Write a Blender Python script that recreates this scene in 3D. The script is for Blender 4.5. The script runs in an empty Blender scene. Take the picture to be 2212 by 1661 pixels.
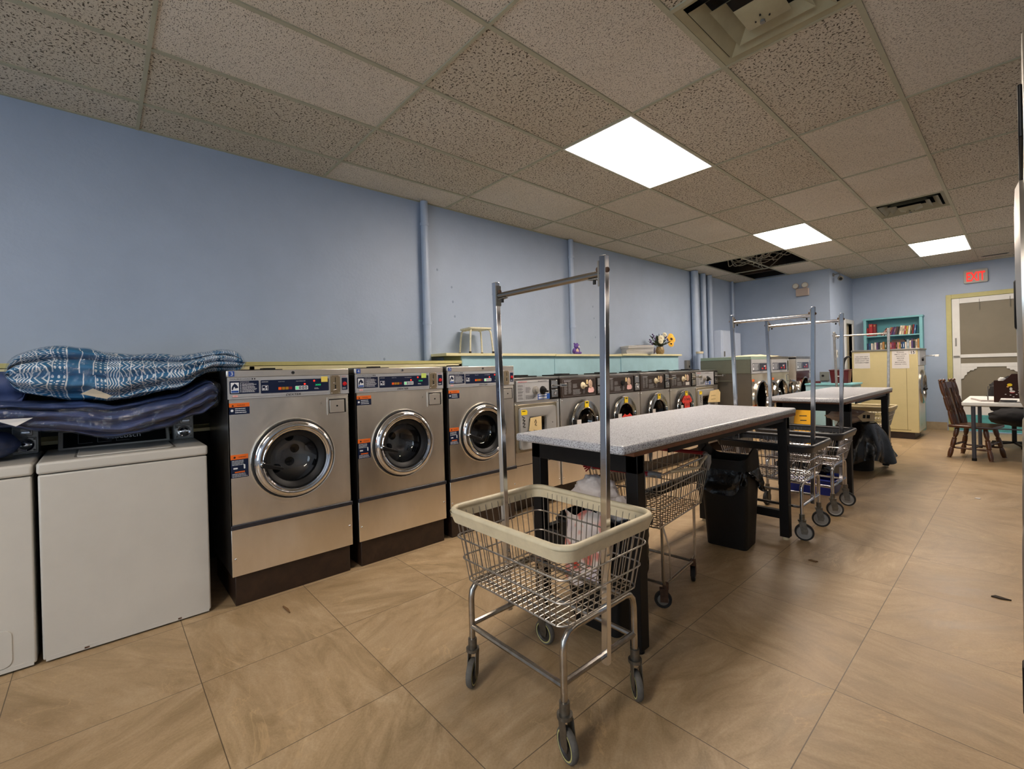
import bpy, math, random
from mathutils import Vector, Matrix, noise as NZ
random.seed(7)
PI = math.pi; R = math.radians
SC = bpy.context.scene; COL = SC.collection

# ------------------------------------------------------------------ helpers
def lin(h):
    h = h.lstrip('#'); o = []
    for i in (0, 2, 4):
        c = int(h[i:i+2], 16)/255; o.append(c/12.92 if c <= .04045 else ((c+.055)/1.055)**2.4)
    return (*o, 1)
MATS = {}
def mat(name, col, rough=.5, metal=0, var=0, vscale=8, bump=0, bscale=60, spec=.5, emit=None, es=1, stretch=None, rvar=0, coat=0):
    """principled material with optional noise colour variation and bump"""
    if name in MATS: return MATS[name]
    m = bpy.data.materials.new(name); m.use_nodes = True; nt = m.node_tree; N = nt.nodes; L = nt.links
    b = N['Principled BSDF']; c = lin(col) if isinstance(col, str) else (*col, 1)
    b.inputs['Base Color'].default_value = c; b.inputs['Roughness'].default_value = rough; b.inputs['Metallic'].default_value = metal
    b.inputs['Specular IOR Level'].default_value = spec; b.inputs['Coat Weight'].default_value = coat
    tc = None
    if var or bump or rvar:
        tc = N.new('ShaderNodeTexCoord'); mp = N.new('ShaderNodeMapping'); L.new(tc.outputs['Object'], mp.inputs[0])
        if stretch: mp.inputs['Scale'].default_value = stretch
    if var or rvar:
        n = N.new('ShaderNodeTexNoise'); n.inputs['Scale'].default_value = vscale; n.inputs['Detail'].default_value = 6; n.inputs['Roughness'].default_value = .65
        L.new(mp.outputs[0], n.inputs['Vector'])
    if var:
        r = N.new('ShaderNodeValToRGB'); r.color_ramp.elements[0].position = .3; r.color_ramp.elements[1].position = .7
        r.color_ramp.elements[0].color = tuple(x*(1-var) for x in c[:3])+(1,); r.color_ramp.elements[1].color = tuple(min(1, x*(1+var)) for x in c[:3])+(1,)
        L.new(n.outputs['Fac'], r.inputs[0]); L.new(r.outputs[0], b.inputs['Base Color'])
    if rvar:
        mr = N.new('ShaderNodeMapRange'); mr.inputs[1].default_value = .3; mr.inputs[2].default_value = .7
        mr.inputs[3].default_value = max(0, rough-rvar); mr.inputs[4].default_value = rough+rvar
        L.new(n.outputs['Fac'], mr.inputs[0]); L.new(mr.outputs[0], b.inputs['Roughness'])
    if bump:
        n2 = N.new('ShaderNodeTexNoise'); n2.inputs['Scale'].default_value = bscale; n2.inputs['Detail'].default_value = 3
        L.new(mp.outputs[0], n2.inputs['Vector']); bp = N.new('ShaderNodeBump'); bp.inputs['Strength'].default_value = bump; bp.inputs['Distance'].default_value = .01
        L.new(n2.outputs['Fac'], bp.inputs['Height']); L.new(bp.outputs[0], b.inputs['Normal'])
    if emit:
        b.inputs['Emission Color'].default_value = lin(emit); b.inputs['Emission Strength'].default_value = es
    MATS[name] = m; return m

TXT = {}
def text_geo(s, shear=0, bold=0):
    k = (s, shear, bold)
    if k in TXT: return TXT[k]
    c = bpy.data.curves.new('t', 'FONT'); c.body = s; c.size = 1; c.shear = shear; c.offset = bold; c.resolution_u = 3; c.align_x = 'LEFT'
    o = bpy.data.objects.new('t', c); COL.objects.link(o); bpy.context.view_layer.update()
    me = bpy.data.meshes.new_from_object(o.evaluated_get(bpy.context.evaluated_depsgraph_get()))
    vs = [v.co.copy() for v in me.vertices]; fs = [tuple(p.vertices) for p in me.polygons]
    bpy.data.objects.remove(o); bpy.data.curves.remove(c); bpy.data.meshes.remove(me)
    w = max((v.x for v in vs), default=1); TXT[k] = (vs, fs, w); return TXT[k]

def plane(o, right, up):
    r = Vector(right).normalized(); u = Vector(up).normalized(); n = r.cross(u)
    m = Matrix((r, u, n)).transposed().to_4x4(); m.translation = Vector(o); return m
def PX(x, y=0, z=0): return plane((x, y, z), (0, 1, 0), (0, 0, 1))     # facing +x
def PY(y, x=0, z=0): return plane((x, y, z), (1, 0, 0), (0, 0, 1))     # facing -y
def axis(p, d):
    d = Vector(d).normalized(); a = Vector((1, 0, 0)) if abs(d.x) < .9 else Vector((0, 1, 0))
    x = a.cross(d).normalized(); y = d.cross(x); m = Matrix((x, y, d)).transposed().to_4x4(); m.translation = Vector(p); return m

class MB:
    def __init__(s): s.v = []; s.f = []; s.mi = []; s.mats = []; s.M = Matrix.Identity(4); s.uv = {}
    def idx(s, m):
        if m not in s.mats: s.mats.append(m)
        return s.mats.index(m)
    def add(s, vs, fs, m, M=None):
        b = len(s.v); T = s.M if M is None else s.M @ M
        s.v += [T @ Vector(p) for p in vs]; s.f += [tuple(b+i for i in f) for f in fs]; s.mi += [s.idx(m)]*len(fs); return s
    def box(s, x0, x1, y0, y1, z0, z1, m, M=None):
        return s.add([(x, y, z) for x in (x0, x1) for y in (y0, y1) for z in (z0, z1)],
                     [(0, 1, 3, 2), (4, 6, 7, 5), (0, 4, 5, 1), (2, 3, 7, 6), (0, 2, 6, 4), (1, 5, 7, 3)], m, M)
    def quad(s, x0, x1, y0, y1, m, M, h=0):                        # rectangle on a plane
        return s.add([(x0, y0, h), (x1, y0, h), (x1, y1, h), (x0, y1, h)], [(0, 1, 2, 3)], m, M)
    def label(s, x0, x1, y0, y1, m, M, t=.0012):
        return s.box(x0, x1, y0, y1, 0, t, m, M)
    def prism(s, poly, d, m, M=None, z0=0):
        n = len(poly); vs = [(p[0], p[1], z0) for p in poly]+[(p[0], p[1], z0+d) for p in poly]
        fs = [tuple(range(n-1, -1, -1)), tuple(range(n, 2*n))]+[(i, (i+1) % n, n+(i+1) % n, n+i) for i in range(n)]
        return s.add(vs, fs, m, M)
    def rprism(s, x0, x1, y0, y1, r, d, m, M=None, z0=0, n=4):
        return s.prism(rrect(x0, x1, y0, y1, r, n), d, m, M, z0)
    def lathe(s, prof, m, seg=32, M=None, closed=False):
        n = len(prof); vs = []
        for i in range(seg):
            a = 2*PI*i/seg; c, q = math.cos(a), math.sin(a); vs += [(r*c, r*q, z) for r, z in prof]
        fs = []
        for i in range(seg):
            j = (i+1) % seg
            for k in range(n if closed else n-1):
                l = (k+1) % n; fs.append((i*n+k, j*n+k, j*n+l, i*n+l))
        return s.add(vs, fs, m, M)
    def disc(s, r, m, M, h=0, seg=24):
        return s.add([(r*math.cos(2*PI*i/seg), r*math.sin(2*PI*i/seg), h) for i in range(seg)], [tuple(range(seg))], m, M)
    def cyl(s, p0, p1, r, m, seg=16, r1=None):
        p0 = Vector(p0); p1 = Vector(p1); L = (p1-p0).length; r1 = r if r1 is None else r1
        return s.lathe([(0, 0), (r, 0), (r1, L), (0, L)], m, seg, axis(p0, p1-p0))
    def tube(s, pts, r, m, seg=8, closed=False):
        P = [Vector(p) for p in pts]; n = len(P); vs = []; prev = None
        for i in range(n):
            if closed: t = P[(i+1) % n]-P[i-1]
            else: t = P[min(i+1, n-1)]-P[max(i-1, 0)]
            t.normalize()
            if prev is None:
                a = Vector((0, 0, 1)) if abs(t.z) < .9 else Vector((1, 0, 0)); x = a.cross(t).normalized()
            else: x = (prev-t*prev.dot(t)).normalized()
            prev = x; y = t.cross(x); rr = r[i] if isinstance(r, (list, tuple)) else r
            vs += [P[i]+x*math.cos(2*PI*k/seg)*rr+y*math.sin(2*PI*k/seg)*rr for k in range(seg)]
        fs = []
        for i in range(n if closed else n-1):
            j = (i+1) % n
            for k in range(seg):
                l = (k+1) % seg; fs.append((i*seg+k, i*seg+l, j*seg+l, j*seg+k))
        if not closed: fs += [tuple(range(seg-1, -1, -1)), tuple((n-1)*seg+k for k in range(seg))]
        return s.add(vs, fs, m)
    def beam(s, p0, p1, w, h, m, up=(0, 0, 1)):                    # rectangular bar
        p0 = Vector(p0); p1 = Vector(p1); d = (p1-p0); L = d.length; d.normalize(); u = Vector(up)
        x = u.cross(d)
        if x.length < 1e-4: x = Vector((1, 0, 0)).cross(d)
        x.normalize(); y = d.cross(x); M = Matrix((x, y, d)).transposed().to_4x4(); M.translation = p0
        return s.box(-w/2, w/2, -h/2, h/2, 0, L, m, M)
    def ball(s, c, r, m, seg=14, rings=8, M=None):
        rx, ry, rz = r if isinstance(r, (tuple, list)) else (r, r, r)
        vs = [(c[0], c[1], c[2]-rz)]; fs = []
        for i in range(1, rings):
            t = PI*i/rings-PI/2
            for k in range(seg):
                a = 2*PI*k/seg; vs.append((c[0]+rx*math.cos(t)*math.cos(a), c[1]+ry*math.cos(t)*math.sin(a), c[2]+rz*math.sin(t)))
        vs.append((c[0], c[1], c[2]+rz)); n = len(vs)-1
        for k in range(seg): fs.append((0, 1+(k+1) % seg, 1+k)); fs.append((n, n-seg+k, n-seg+(k+1) % seg))
        for i in range(rings-2):
            for k in range(seg):
                a = 1+i*seg; fs.append((a+k, a+(k+1) % seg, a+seg+(k+1) % seg, a+seg+k))
        return s.add(vs, fs, m, M)
    def grid(s, fn, nu, nv, m, cu=False, cv=False, uv=False):
        b = len(s.v); vs = [fn(i/(nu if cu else nu-1), j/(nv if cv else nv-1)) for i in range(nu) for j in range(nv)]; fs = []
        for i in range(nu if cu else nu-1):
            for j in range(nv if cv else nv-1):
                fs.append((i*nv+j, ((i+1) % nu)*nv+j, ((i+1) % nu)*nv+(j+1) % nv, i*nv+(j+1) % nv))
        if uv:
            f0 = len(s.f); q = 0
            for i in range(nu if cu else nu-1):
                for j in range(nv if cv else nv-1):
                    u0, u1 = i/(nu-1), (i+1)/(nu-1); v0, v1 = j/nv, (j+1)/nv
                    s.uv[f0+q] = [(u0, v0), (u1, v0), (u1, v1), (u0, v1)]; q += 1
        return s.add(vs, fs, m)
    def text(s, t, size, m, M, x=0, y=0, align='L', shear=0, h=.0016, width=None, bold=0):
        vs, fs, w = text_geo(t, shear, bold); sx = size if width is None else width/w
        ox = x-(w*sx/2 if align == 'C' else w*sx if align == 'R' else 0)
        return s.add([(ox+v.x*sx, y+v.y*size, h) for v in vs], fs, m, M)
    def build(s, name, parent=None, ang=40, bevel=0, bseg=2, sub=0, loc=None):
        me = bpy.data.meshes.new(name); me.from_pydata(s.v, [], s.f)
        for m in s.mats: me.materials.append(m)
        me.polygons.foreach_set('material_index', s.mi); me.polygons.foreach_set('use_smooth', [True]*len(s.f))
        if s.uv:
            ul = me.uv_layers.new(name='UVMap')
            for fi, c in s.uv.items():
                for k, li in enumerate(me.polygons[fi].loop_indices): ul.data[li].uv = c[k]
        me.update(); me.set_sharp_from_angle(angle=R(ang))
        o = bpy.data.objects.new(name, me); COL.objects.link(o)
        if parent: o.parent = parent
        if loc: o.location = loc
        if bevel:
            b = o.modifiers.new('bevel', 'BEVEL'); b.width = bevel; b.segments = bseg; b.limit_method = 'ANGLE'; b.angle_limit = R(50); b.harden_normals = False
        if sub: o.modifiers.new('sub', 'SUBSURF').levels = sub; o.modifiers['sub'].render_levels = sub
        return o

def rrect(x0, x1, y0, y1, r, n=4):
    o = []
    for cx, cy, a0 in ((x1-r, y0+r, -90), (x1-r, y1-r, 0), (x0+r, y1-r, 90), (x0+r, y0+r, 180)):
        for k in range(n+1):
            a = R(a0+90*k/n); o.append((cx+r*math.cos(a), cy+r*math.sin(a)))
    return o
def tag(o, label=None, cat=None, group=None, kind=None):
    if label: o['label'] = label
    if cat: o['category'] = cat
    if group: o['group'] = group
    if kind: o['kind'] = kind
    return o
def thing(name, label, cat, loc=(0, 0, 0), rz=0, group=None):
    o = bpy.data.objects.new(name, None); COL.objects.link(o); o.location = loc; o.rotation_euler = (0, 0, rz); o.empty_display_size = .1
    return tag(o, label, cat, group)
def dup(o, parent=None):
    c = o.copy(); COL.objects.link(c)
    if parent: c.parent = parent
    for ch in list(o.children): dup(ch, c)
    return c
def copy_thing(o, label, loc, rz=None):
    c = dup(o); c.location = loc; c['label'] = label
    if rz is not None: c.rotation_euler = (0, 0, rz)
    return c

# ------------------------------------------------------------------ camera
F, YAW, PIT, ROL = 989.695, .8400938, -.0033862, -.0267335
cy, sy = math.cos(YAW), math.sin(YAW)
fw = Vector((-sy*math.cos(PIT), cy*math.cos(PIT), math.sin(PIT))); rr = Vector((cy, sy, 0)); uu = rr.cross(fw)
c, q = math.cos(ROL), math.sin(ROL); rx = c*rr+q*uu; ux = -q*rr+c*uu
cam = bpy.data.cameras.new('camera'); cam.sensor_width = 36; cam.lens = F/2212*36; cam.clip_start = .02
cam.shift_x = 1.571/2212; cam.shift_y = -26.64/2212
co = bpy.data.objects.new('camera', cam); COL.objects.link(co)
CM = Matrix((rx, ux, -fw)).transposed().to_4x4(); CM.translation = Vector((4.14267, 0, 1.29253)); co.matrix_world = CM
SC.camera = co

# ------------------------------------------------------------------ materials
WALL = mat('wall_blue', (.335, .41, .535), .5, var=.05, vscale=2.5, bump=.12, bscale=40)
PIPE = mat('pipe_blue', (.38, .46, .60), .35, var=.04)
STEEL = mat('brushed_steel', (.93, .88, .80), .33, 1, var=.06, vscale=5, bump=.025, bscale=3.5, stretch=(1, 1, .5), rvar=.06)
STEELD = mat('dark_steel', (.36, .335, .31), .3, 1, var=.15, vscale=9)
CHROME = mat('chrome', (.72, .72, .73), .07, 1)
CHROMEW = mat('worn_chrome', (.43, .40, .36), .27, 1, var=.25, vscale=25)
ALU = mat('aluminium', (.60, .60, .62), .28, 1)
WIRE = mat('wire', (.40, .37, .33), .42, 1, var=.2, vscale=30)
RUST = mat('rusty_steel', '5a4232', .7, .3, var=.4, vscale=30)
BLACKP = mat('black_paint', '110f0f', .5, var=.2, vscale=20, spec=.25)
BLACK = mat('black_plastic', '0c0c0d', .5, spec=.3)
BLACKR = mat('black_rubber', '1b1a19', .7)
GREYR = mat('grey_rubber', '55524d', .75, var=.2, vscale=40)
BROWN = mat('brown_base', '2b1c12', .45, var=.45, vscale=14, bump=.2, bscale=30)
BROWNP = mat('brown_panel', '2e221b', .4, var=.1)
WHITEE = mat('white_enamel', 'bbb8b0', .3, var=.05, vscale=3, bump=.02, bscale=60)
WHITEP = mat('white_paint', 'd8d8d4', .45, var=.04)
PAPER = mat('paper', 'd4d0cc', .7, var=.04)
MANILA = mat('manila', 'd8c08c', .7, var=.08)
GREYP = mat('grey_panel', 'a5a6a8', .4, var=.03)
NAVY = mat('navy_panel', '0d1a38', .3)
ORANGE = mat('orange', 'e06a1e', .5)
WHITEI = mat('white_ink', 'dfe2e6', .6)
BLACKI = mat('black_ink', '161616', .6)
RED = mat('red_plastic', 'c4161c', .35)
REDP = mat('red_paper', 'd83c30', .65, var=.06)
YELLOW = mat('yellow_tag', 'f0cf18', .6)
PINK = mat('pink_paper', 'e3b4b0', .65, var=.05)
GREENN = mat('green_note', 'c6dd6a', .65)
YNOTE = mat('yellow_note', 'ecd566', .65)
BLUEL = mat('blue_label', '1f4f9e', .5)
TEAL = mat('teal_paint', '97bcc6', .55, var=.08, vscale=5, bump=.05, bscale=20)
TEALD = mat('teal_shelf', '74b0b8', .5, var=.06)
PALEY = mat('pale_yellow_paint', 'd2cba0', .5, var=.08, vscale=6)
OLIVE = mat('olive_yellow', 'b4ae72', .5, var=.08)
CREAM = mat('cream_paint', 'c8ba8a', .45, var=.05, vscale=4)
CREAMV = mat('cream_vinyl', 'cdc1a3', .45, var=.12, vscale=14)
SAGE = mat('sage_paint', '6c6f60', .45, var=.08)
GREYM = mat('grey_metal', '7c7a74', .4, .3, var=.05)
DKIN = mat('dark_inside', '0b0b0b', .6)
LAMW = mat('wood_edge', '6d4126', .5, var=.2, vscale=30)
LED_R = mat('red_led', 'ff2010', .4, emit='ff2010', es=4)
LED_G = mat('green_led', '10b060', .4, emit='18c070', es=1.2)
LED_O = mat('amber_led', 'd05010', .4, emit='d05010', es=.25)
LED_Y = mat('yellow_led', 'a07018', .4, emit='a07018', es=.12)
BIN = mat('bin_plastic', '191715', .55, spec=.25, var=.15, vscale=20, bump=.06, bscale=200)
FILM = mat('black_film', '0a0a0b', .22, bump=.5, bscale=22, spec=.5)
WFILM = mat('white_film', 'e0dad8', .35, bump=.4, bscale=30)
WOOD = mat('chair_wood', '4c2a11', .35, var=.35, vscale=14, stretch=(1, 1, .3), coat=.3)
GLASSD = None
def glass_mat(name, tint, k, rough=.02, edge=.45):
    m = bpy.data.materials.new(name); m.use_nodes = True; nt = m.node_tree; N = nt.nodes; L = nt.links
    N.remove(N['Principled BSDF']); o = N['Material Output']
    t = N.new('ShaderNodeBsdfTransparent'); t.inputs[0].default_value = (*tint, 1); g = N.new('ShaderNodeBsdfGlossy'); g.inputs['Roughness'].default_value = rough
    fr = N.new('ShaderNodeLayerWeight'); fr.inputs[0].default_value = .5; pw = N.new('ShaderNodeMath'); pw.operation = 'POWER'; pw.inputs[1].default_value = 4; L.new(fr.outputs['Facing'], pw.inputs[0]); ad = N.new('ShaderNodeMath'); ad.operation = 'MULTIPLY_ADD'; ad.inputs[1].default_value = edge; ad.inputs[2].default_value = k; L.new(pw.outputs[0], ad.inputs[0])
    mx = N.new('ShaderNodeMixShader'); L.new(ad.outputs[0], mx.inputs[0]); L.new(t.outputs[0], mx.inputs[1]); L.new(g.outputs[0], mx.inputs[2]); L.new(mx.outputs[0], o.inputs[0])
    MATS[name] = m; return m, nt, g
GLASSD = glass_mat('door_glass', (.62, .62, .63), .05)[0]
BAGM, nt, g = glass_mat('clear_film', (.94, .96, .98), .065, .10, .2)
tc = nt.nodes.new('ShaderNodeTexCoord'); n = nt.nodes.new('ShaderNodeTexNoise'); n.inputs['Scale'].default_value = 15; n.inputs['Detail'].default_value = 4; n.inputs['Distortion'].default_value = 1.6
bp = nt.nodes.new('ShaderNodeBump'); bp.inputs['Strength'].default_value = 1; bp.inputs['Distance'].default_value = .02
nt.links.new(tc.outputs['Object'], n.inputs['Vector']); nt.links.new(n.outputs['Fac'], bp.inputs['Height']); nt.links.new(bp.outputs[0], g.inputs['Normal'])

class NG:                                                           # small node-graph helper
    def __init__(s, name):
        s.m = bpy.data.materials.new(name); s.m.use_nodes = True; s.nt = s.m.node_tree; s.N = s.nt.nodes; s.L = s.nt.links; s.b = s.N['Principled BSDF']; MATS[name] = s.m
    def put(s, sock, v):
        if hasattr(v, 'is_output'): s.L.new(v, sock)
        else: sock.default_value = v
    def math(s, op, a, b=0, c=0):
        n = s.N.new('ShaderNodeMath'); n.operation = op
        for i, x in enumerate((a, b, c)): s.put(n.inputs[i], x)
        return n.outputs[0]
    def coord(s, out='Object'): return s.N.new('ShaderNodeTexCoord').outputs[out]
    def sep(s, v):
        n = s.N.new('ShaderNodeSeparateXYZ'); s.put(n.inputs[0], v); return n.outputs
    def comb(s, x, y, z):
        n = s.N.new('ShaderNodeCombineXYZ')
        for i, k in enumerate((x, y, z)): s.put(n.inputs[i], k)
        return n.outputs[0]
    def white(s, v):
        n = s.N.new('ShaderNodeTexWhiteNoise'); n.noise_dimensions = '3D'; s.put(n.inputs['Vector'], v); return n.outputs
    def noise(s, v, scale, detail=2, rough=.5, dist=0):
        n = s.N.new('ShaderNodeTexNoise'); s.put(n.inputs['Vector'], v); n.inputs['Scale'].default_value = scale; n.inputs['Detail'].default_value = detail
        n.inputs['Roughness'].default_value = rough; n.inputs['Distortion'].default_value = dist; return n.outputs['Fac']
    def ramp(s, f, stops):
        n = s.N.new('ShaderNodeValToRGB'); s.put(n.inputs[0], f); e = n.color_ramp.elements
        while len(e) < len(stops): e.new(.5)
        for i, (p, c) in enumerate(stops): e[i].position = p; e[i].color = (*c[:3], 1) if not isinstance(c, (int, float)) else (c, c, c, 1)
        return n.outputs[0]
    def mix(s, f, a, b, mode='MIX'):
        n = s.N.new('ShaderNodeMix'); n.data_type = 'RGBA'; n.blend_type = mode; s.put(n.inputs[0], f)
        s.put(n.inputs[6], a if not isinstance(a, tuple) else (*a[:3], 1)); s.put(n.inputs[7], b if not isinstance(b, tuple) else (*b[:3], 1)); return n.outputs[2]
    def bump(s, h, st, d=.01):
        n = s.N.new('ShaderNodeBump'); n.inputs['Strength'].default_value = st; n.inputs['Distance'].default_value = d; s.put(n.inputs['Height'], h); s.L.new(n.outputs[0], s.b.inputs['Normal'])
    def vmath(s, op, a, b=(0, 0, 0)):
        n = s.N.new('ShaderNodeVectorMath'); n.operation = op; s.put(n.inputs[0], a); s.put(n.inputs[1], b); return n.outputs[0]
    def rot(s, v, ang):
        n = s.N.new('ShaderNodeVectorRotate'); n.rotation_type = 'Z_AXIS'; s.put(n.inputs['Vector'], v); s.put(n.inputs['Angle'], ang); return n.outputs[0]

# floor: 61 cm stone-look tiles with veins and fine joints
g = NG('stone_tile_floor'); P = g.coord(); X, Y, Z = g.sep(P); T = .6117
fx = g.math('DIVIDE', g.math('SUBTRACT', X, 1.796-3*T), T); fy = g.math('DIVIDE', g.math('SUBTRACT', Y, .291-3*T), T)
ix, iy = g.math('FLOOR', fx), g.math('FLOOR', fy); wn = g.white(g.comb(ix, iy, 0.5))
ang = g.math('MULTIPLY', wn[0], 6.283); pv = g.vmath('ADD', g.rot(P, ang), g.vmath('MULTIPLY', wn[1], (9, 9, 9)))
st = g.vmath('MULTIPLY', pv, (1.0, 3.2, 1)); n1 = g.noise(st, 3.2, 10, .7, .8); n2 = g.noise(pv, 130, 3, .65); n3 = g.noise(st, 1.3, 5, .55, 1.6)
base = g.ramp(n1, [(.28, lin('8c7858')), (.5, lin('b39a78')), (.72, lin('c9b392'))])
base = g.mix(g.math('MULTIPLY', n2, .55), base, lin('65502f'))
vein = g.math('SUBTRACT', 1, g.math('MULTIPLY', g.math('ABSOLUTE', g.math('SUBTRACT', n3, .52)), 80)); vein = g.math('MAXIMUM', vein, 0)
vein = g.math('MULTIPLY', vein, g.math('MULTIPLY', g.ramp(g.noise(pv, 3, 3), [(.50, 0), (.66, 1)]), .6))
base = g.mix(vein, base, lin('c4a67c'))
base = g.mix(g.math('MULTIPLY', wn[0], .12), base, lin('7c6448'))
dirt = g.ramp(g.noise(P, .9, 5, .65), [(.42, 0), (.75, .45)]); base = g.mix(dirt, base, lin('6c5436'))
ex = g.math('ABSOLUTE', g.math('SUBTRACT', g.math('FRACT', fx), .5)); ey = g.math('ABSOLUTE', g.math('SUBTRACT', g.math('FRACT', fy), .5))
jn = g.math('GREATER_THAN', g.math('MAXIMUM', ex, ey), .4972); base = g.mix(g.math('MULTIPLY', jn, .85), base, lin('463a2b'))
g.L.new(base, g.b.inputs['Base Color']); g.put(g.b.inputs['Roughness'], g.ramp(n1, [(.3, .34), (.7, .5)])); g.b.inputs['Specular IOR Level'].default_value = .4
g.bump(g.math('SUBTRACT', g.math('MULTIPLY', n2, .25), jn), .25, .004); FLOOR = g.m

# ceiling: 2 x 4 ft fissured tiles, coarse and fine kinds mixed
g = NG('ceiling_tile'); P = g.coord(); X, Y, Z = g.sep(P)
ix = g.math('FLOOR', g.math('DIVIDE', X, .6096)); iy = g.math('FLOOR', g.math('DIVIDE', g.math('ADD', Y, 1.0004), 1.2192)); wn = g.white(g.comb(ix, iy, 3.5))
pv = g.vmath('ADD', P, g.vmath('MULTIPLY', wn[1], (7, 7, 0)))
f1 = g.math('MULTIPLY', g.math('LESS_THAN', g.math('ABSOLUTE', g.math('SUBTRACT', g.noise(pv, 66, 1, .5, .4), .5)), .06), g.math('GREATER_THAN', g.noise(g.vmath('ADD', pv, (3, 1, 2)), 75, 0), .565))
f2 = g.noise(g.vmath('MULTIPLY', pv, (1, 1.7, 1)), 120, 1, .5, .3); coarse = f1; fine = g.ramp(f2, [(.60, 0), (.65, .8)])
sel = g.math('GREATER_THAN', wn[0], .45); fis = g.math('ADD', g.math('MULTIPLY', coarse, sel), g.math('MULTIPLY', fine, g.math('SUBTRACT', 1, g.math('MULTIPLY', sel, .6))))
fis = g.math('MINIMUM', fis, 1)
base = g.mix(wn[0], lin('d6cdbf'), lin('c8beac')); base = g.mix(g.ramp(g.noise(P, 1.1, 4), [(.45, 0), (.8, .35)]), base, lin('b5a68c'))
g.L.new(g.mix(fis, base, lin('544b40')), g.b.inputs['Base Color']); g.b.inputs['Roughness'].default_value = .9; g.b.inputs['Specular IOR Level'].default_value = .15
g.bump(g.math('SUBTRACT', 0, fis), .6, .006); TILE = g.m
GRID = mat('ceiling_grid_paint', 'a8a48c', .5, var=.08, vscale=6)

# speckled laminate
g = NG('speckled_laminate'); P = g.coord(); a = g.noise(P, 185, 2, .6); b2 = g.noise(g.vmath('ADD', P, (5, 3, 1)), 250, 2, .6)
base = g.mix(g.ramp(a, [(.53, 0), (.58, 1)]), lin('c4c6ca'), lin('75717a')); base = g.mix(g.ramp(b2, [(.6, 0), (.64, 1)]), base, lin('413c44'))
g.L.new(base, g.b.inputs['Base Color']); g.b.inputs['Roughness'].default_value = .3; LAM = g.m

# patterned comforter cloth (UV: u along the roll, v around it)
g = NG('tribal_print_cloth'); U, V, _ = g.sep(g.coord('UV')); bu = g.math('MULTIPLY', g.math('ADD', U, g.math('MULTIPLY', g.noise(g.coord('UV'), 3, 2), .12)), 19); bi = g.math('FLOOR', bu); bf = g.math('FRACT', bu); wn = g.white(g.comb(bi, 1.5, 2.5))
vv = g.math('MULTIPLY', V, 66)
zz = g.math('ABSOLUTE', g.math('SUBTRACT', g.math('FRACT', g.math('MULTIPLY', vv, .33)), .5)); d1 = g.math('ABSOLUTE', g.math('SUBTRACT', g.math('FRACT', g.math('SUBTRACT', g.math('MULTIPLY', bf, 2.2), g.math('MULTIPLY', zz, 2.2))), .5)); zig = g.math('LESS_THAN', d1, .13)
dv = g.math('SUBTRACT', g.math('FRACT', vv), .5); du = g.math('SUBTRACT', g.math('FRACT', g.math('MULTIPLY', bf, 3)), .5)
dots = g.math('LESS_THAN', g.math('ADD', g.math('MULTIPLY', dv, dv), g.math('MULTIPLY', du, du)), .06)
tri = g.math('LESS_THAN', g.math('FRACT', g.math('ADD', g.math('MULTIPLY', bf, 4), g.math('MULTIPLY', zz, 3))), .42)
k = wn[0]; A = g.math('LESS_THAN', k, .3); C = g.math('GREATER_THAN', k, .58); D = g.math('GREATER_THAN', k, .86)
pat = g.math('ADD', g.math('MULTIPLY', zig, A), g.math('MULTIPLY', dots, g.math('MULTIPLY', g.math('SUBTRACT', 1, A), g.math('SUBTRACT', 1, C)))); pat = g.math('ADD', pat, g.math('MULTIPLY', tri, g.math('MULTIPLY', C, g.math('SUBTRACT', 1, D))))
edge = g.math('GREATER_THAN', g.math('ABSOLUTE', g.math('SUBTRACT', bf, .5)), .455); pat = g.math('MINIMUM', g.math('ADD', pat, edge), 1)
g.L.new(g.mix(pat, lin('1d6590'), lin('dfe2e3')), g.b.inputs['Base Color']); g.b.inputs['Roughness'].default_value = .6; TRIBAL = g.m
NAVYC = mat('navy_quilt', '35446e', .6, var=.3, vscale=7, bump=.4, bscale=14)
SCREEN = mat('insect_screen', '77705f', .6, var=.06, vscale=4)
g = NG('printed_bag'); P = g.coord(); f = g.noise(P, 9, 2, .5, .6)
g.L.new(g.ramp(f, [(.32, lin('b0a6cc')), (.42, lin('e0d6d2')), (.52, lin('e6dcd4')), (.57, lin('e3a498')), (.63, lin('cc4a3a'))]), g.b.inputs['Base Color']); g.b.inputs['Roughness'].default_value = .4; PRINTB = g.m

# wall noise etc. shared

# ------------------------------------------------------------------ the room
H = 2.973; XW = .2207; YB = 9.75; XB = 1.86; YF = 11.4; XR = 5.1; Y0 = -3.0; TW = .6096; TL = 1.2192; YO = -1.0004
def struct(b, name, parent=None, **k): return tag(b.build(name, parent, **k), kind='structure')
struct(MB().box(XW-.1, XR+.1, Y0-.1, YF+.1, -.1, 0, FLOOR), 'floor')
b = MB().box(XW-.1, XW, Y0, YF, 0, H+.6, WALL)
for y, z in ((2.72, 2.17), (2.73, 2.02), (2.75, 1.87), (5.05, 2.14), (5.07, 1.98), (5.09, 1.72), (2.55, 2.33), (1.95, 1.43), (7.1, 1.62)):
    b.ball((XW, y, z), (.0015, .011, .013), mat('wall_scuff', (.22, .28, .38), .7))
struct(b, 'wall_left')
struct(MB().box(XW, XB, YB, YB+.1, 0, H+.6, WALL), 'wall_partition_front')
PW = MB().box(XB-.1, XB, YB+.1, 10.78, 0, H, WALL).box(XB-.1, XB, 10.78, 11.28, 2.06, H, WALL).box(XB-.1, XB, 11.28, YF, 0, H, WALL)
struct(PW, 'wall_partition_side')
b = MB().box(XB, 3.30, YF, YF+.1, 0, H, WALL).box(3.30, 4.28, YF, YF+.1, 2.37, H, WALL).box(4.28, XR, YF, YF+.1, 0, H, WALL); struct(b, 'wall_far')
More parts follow.
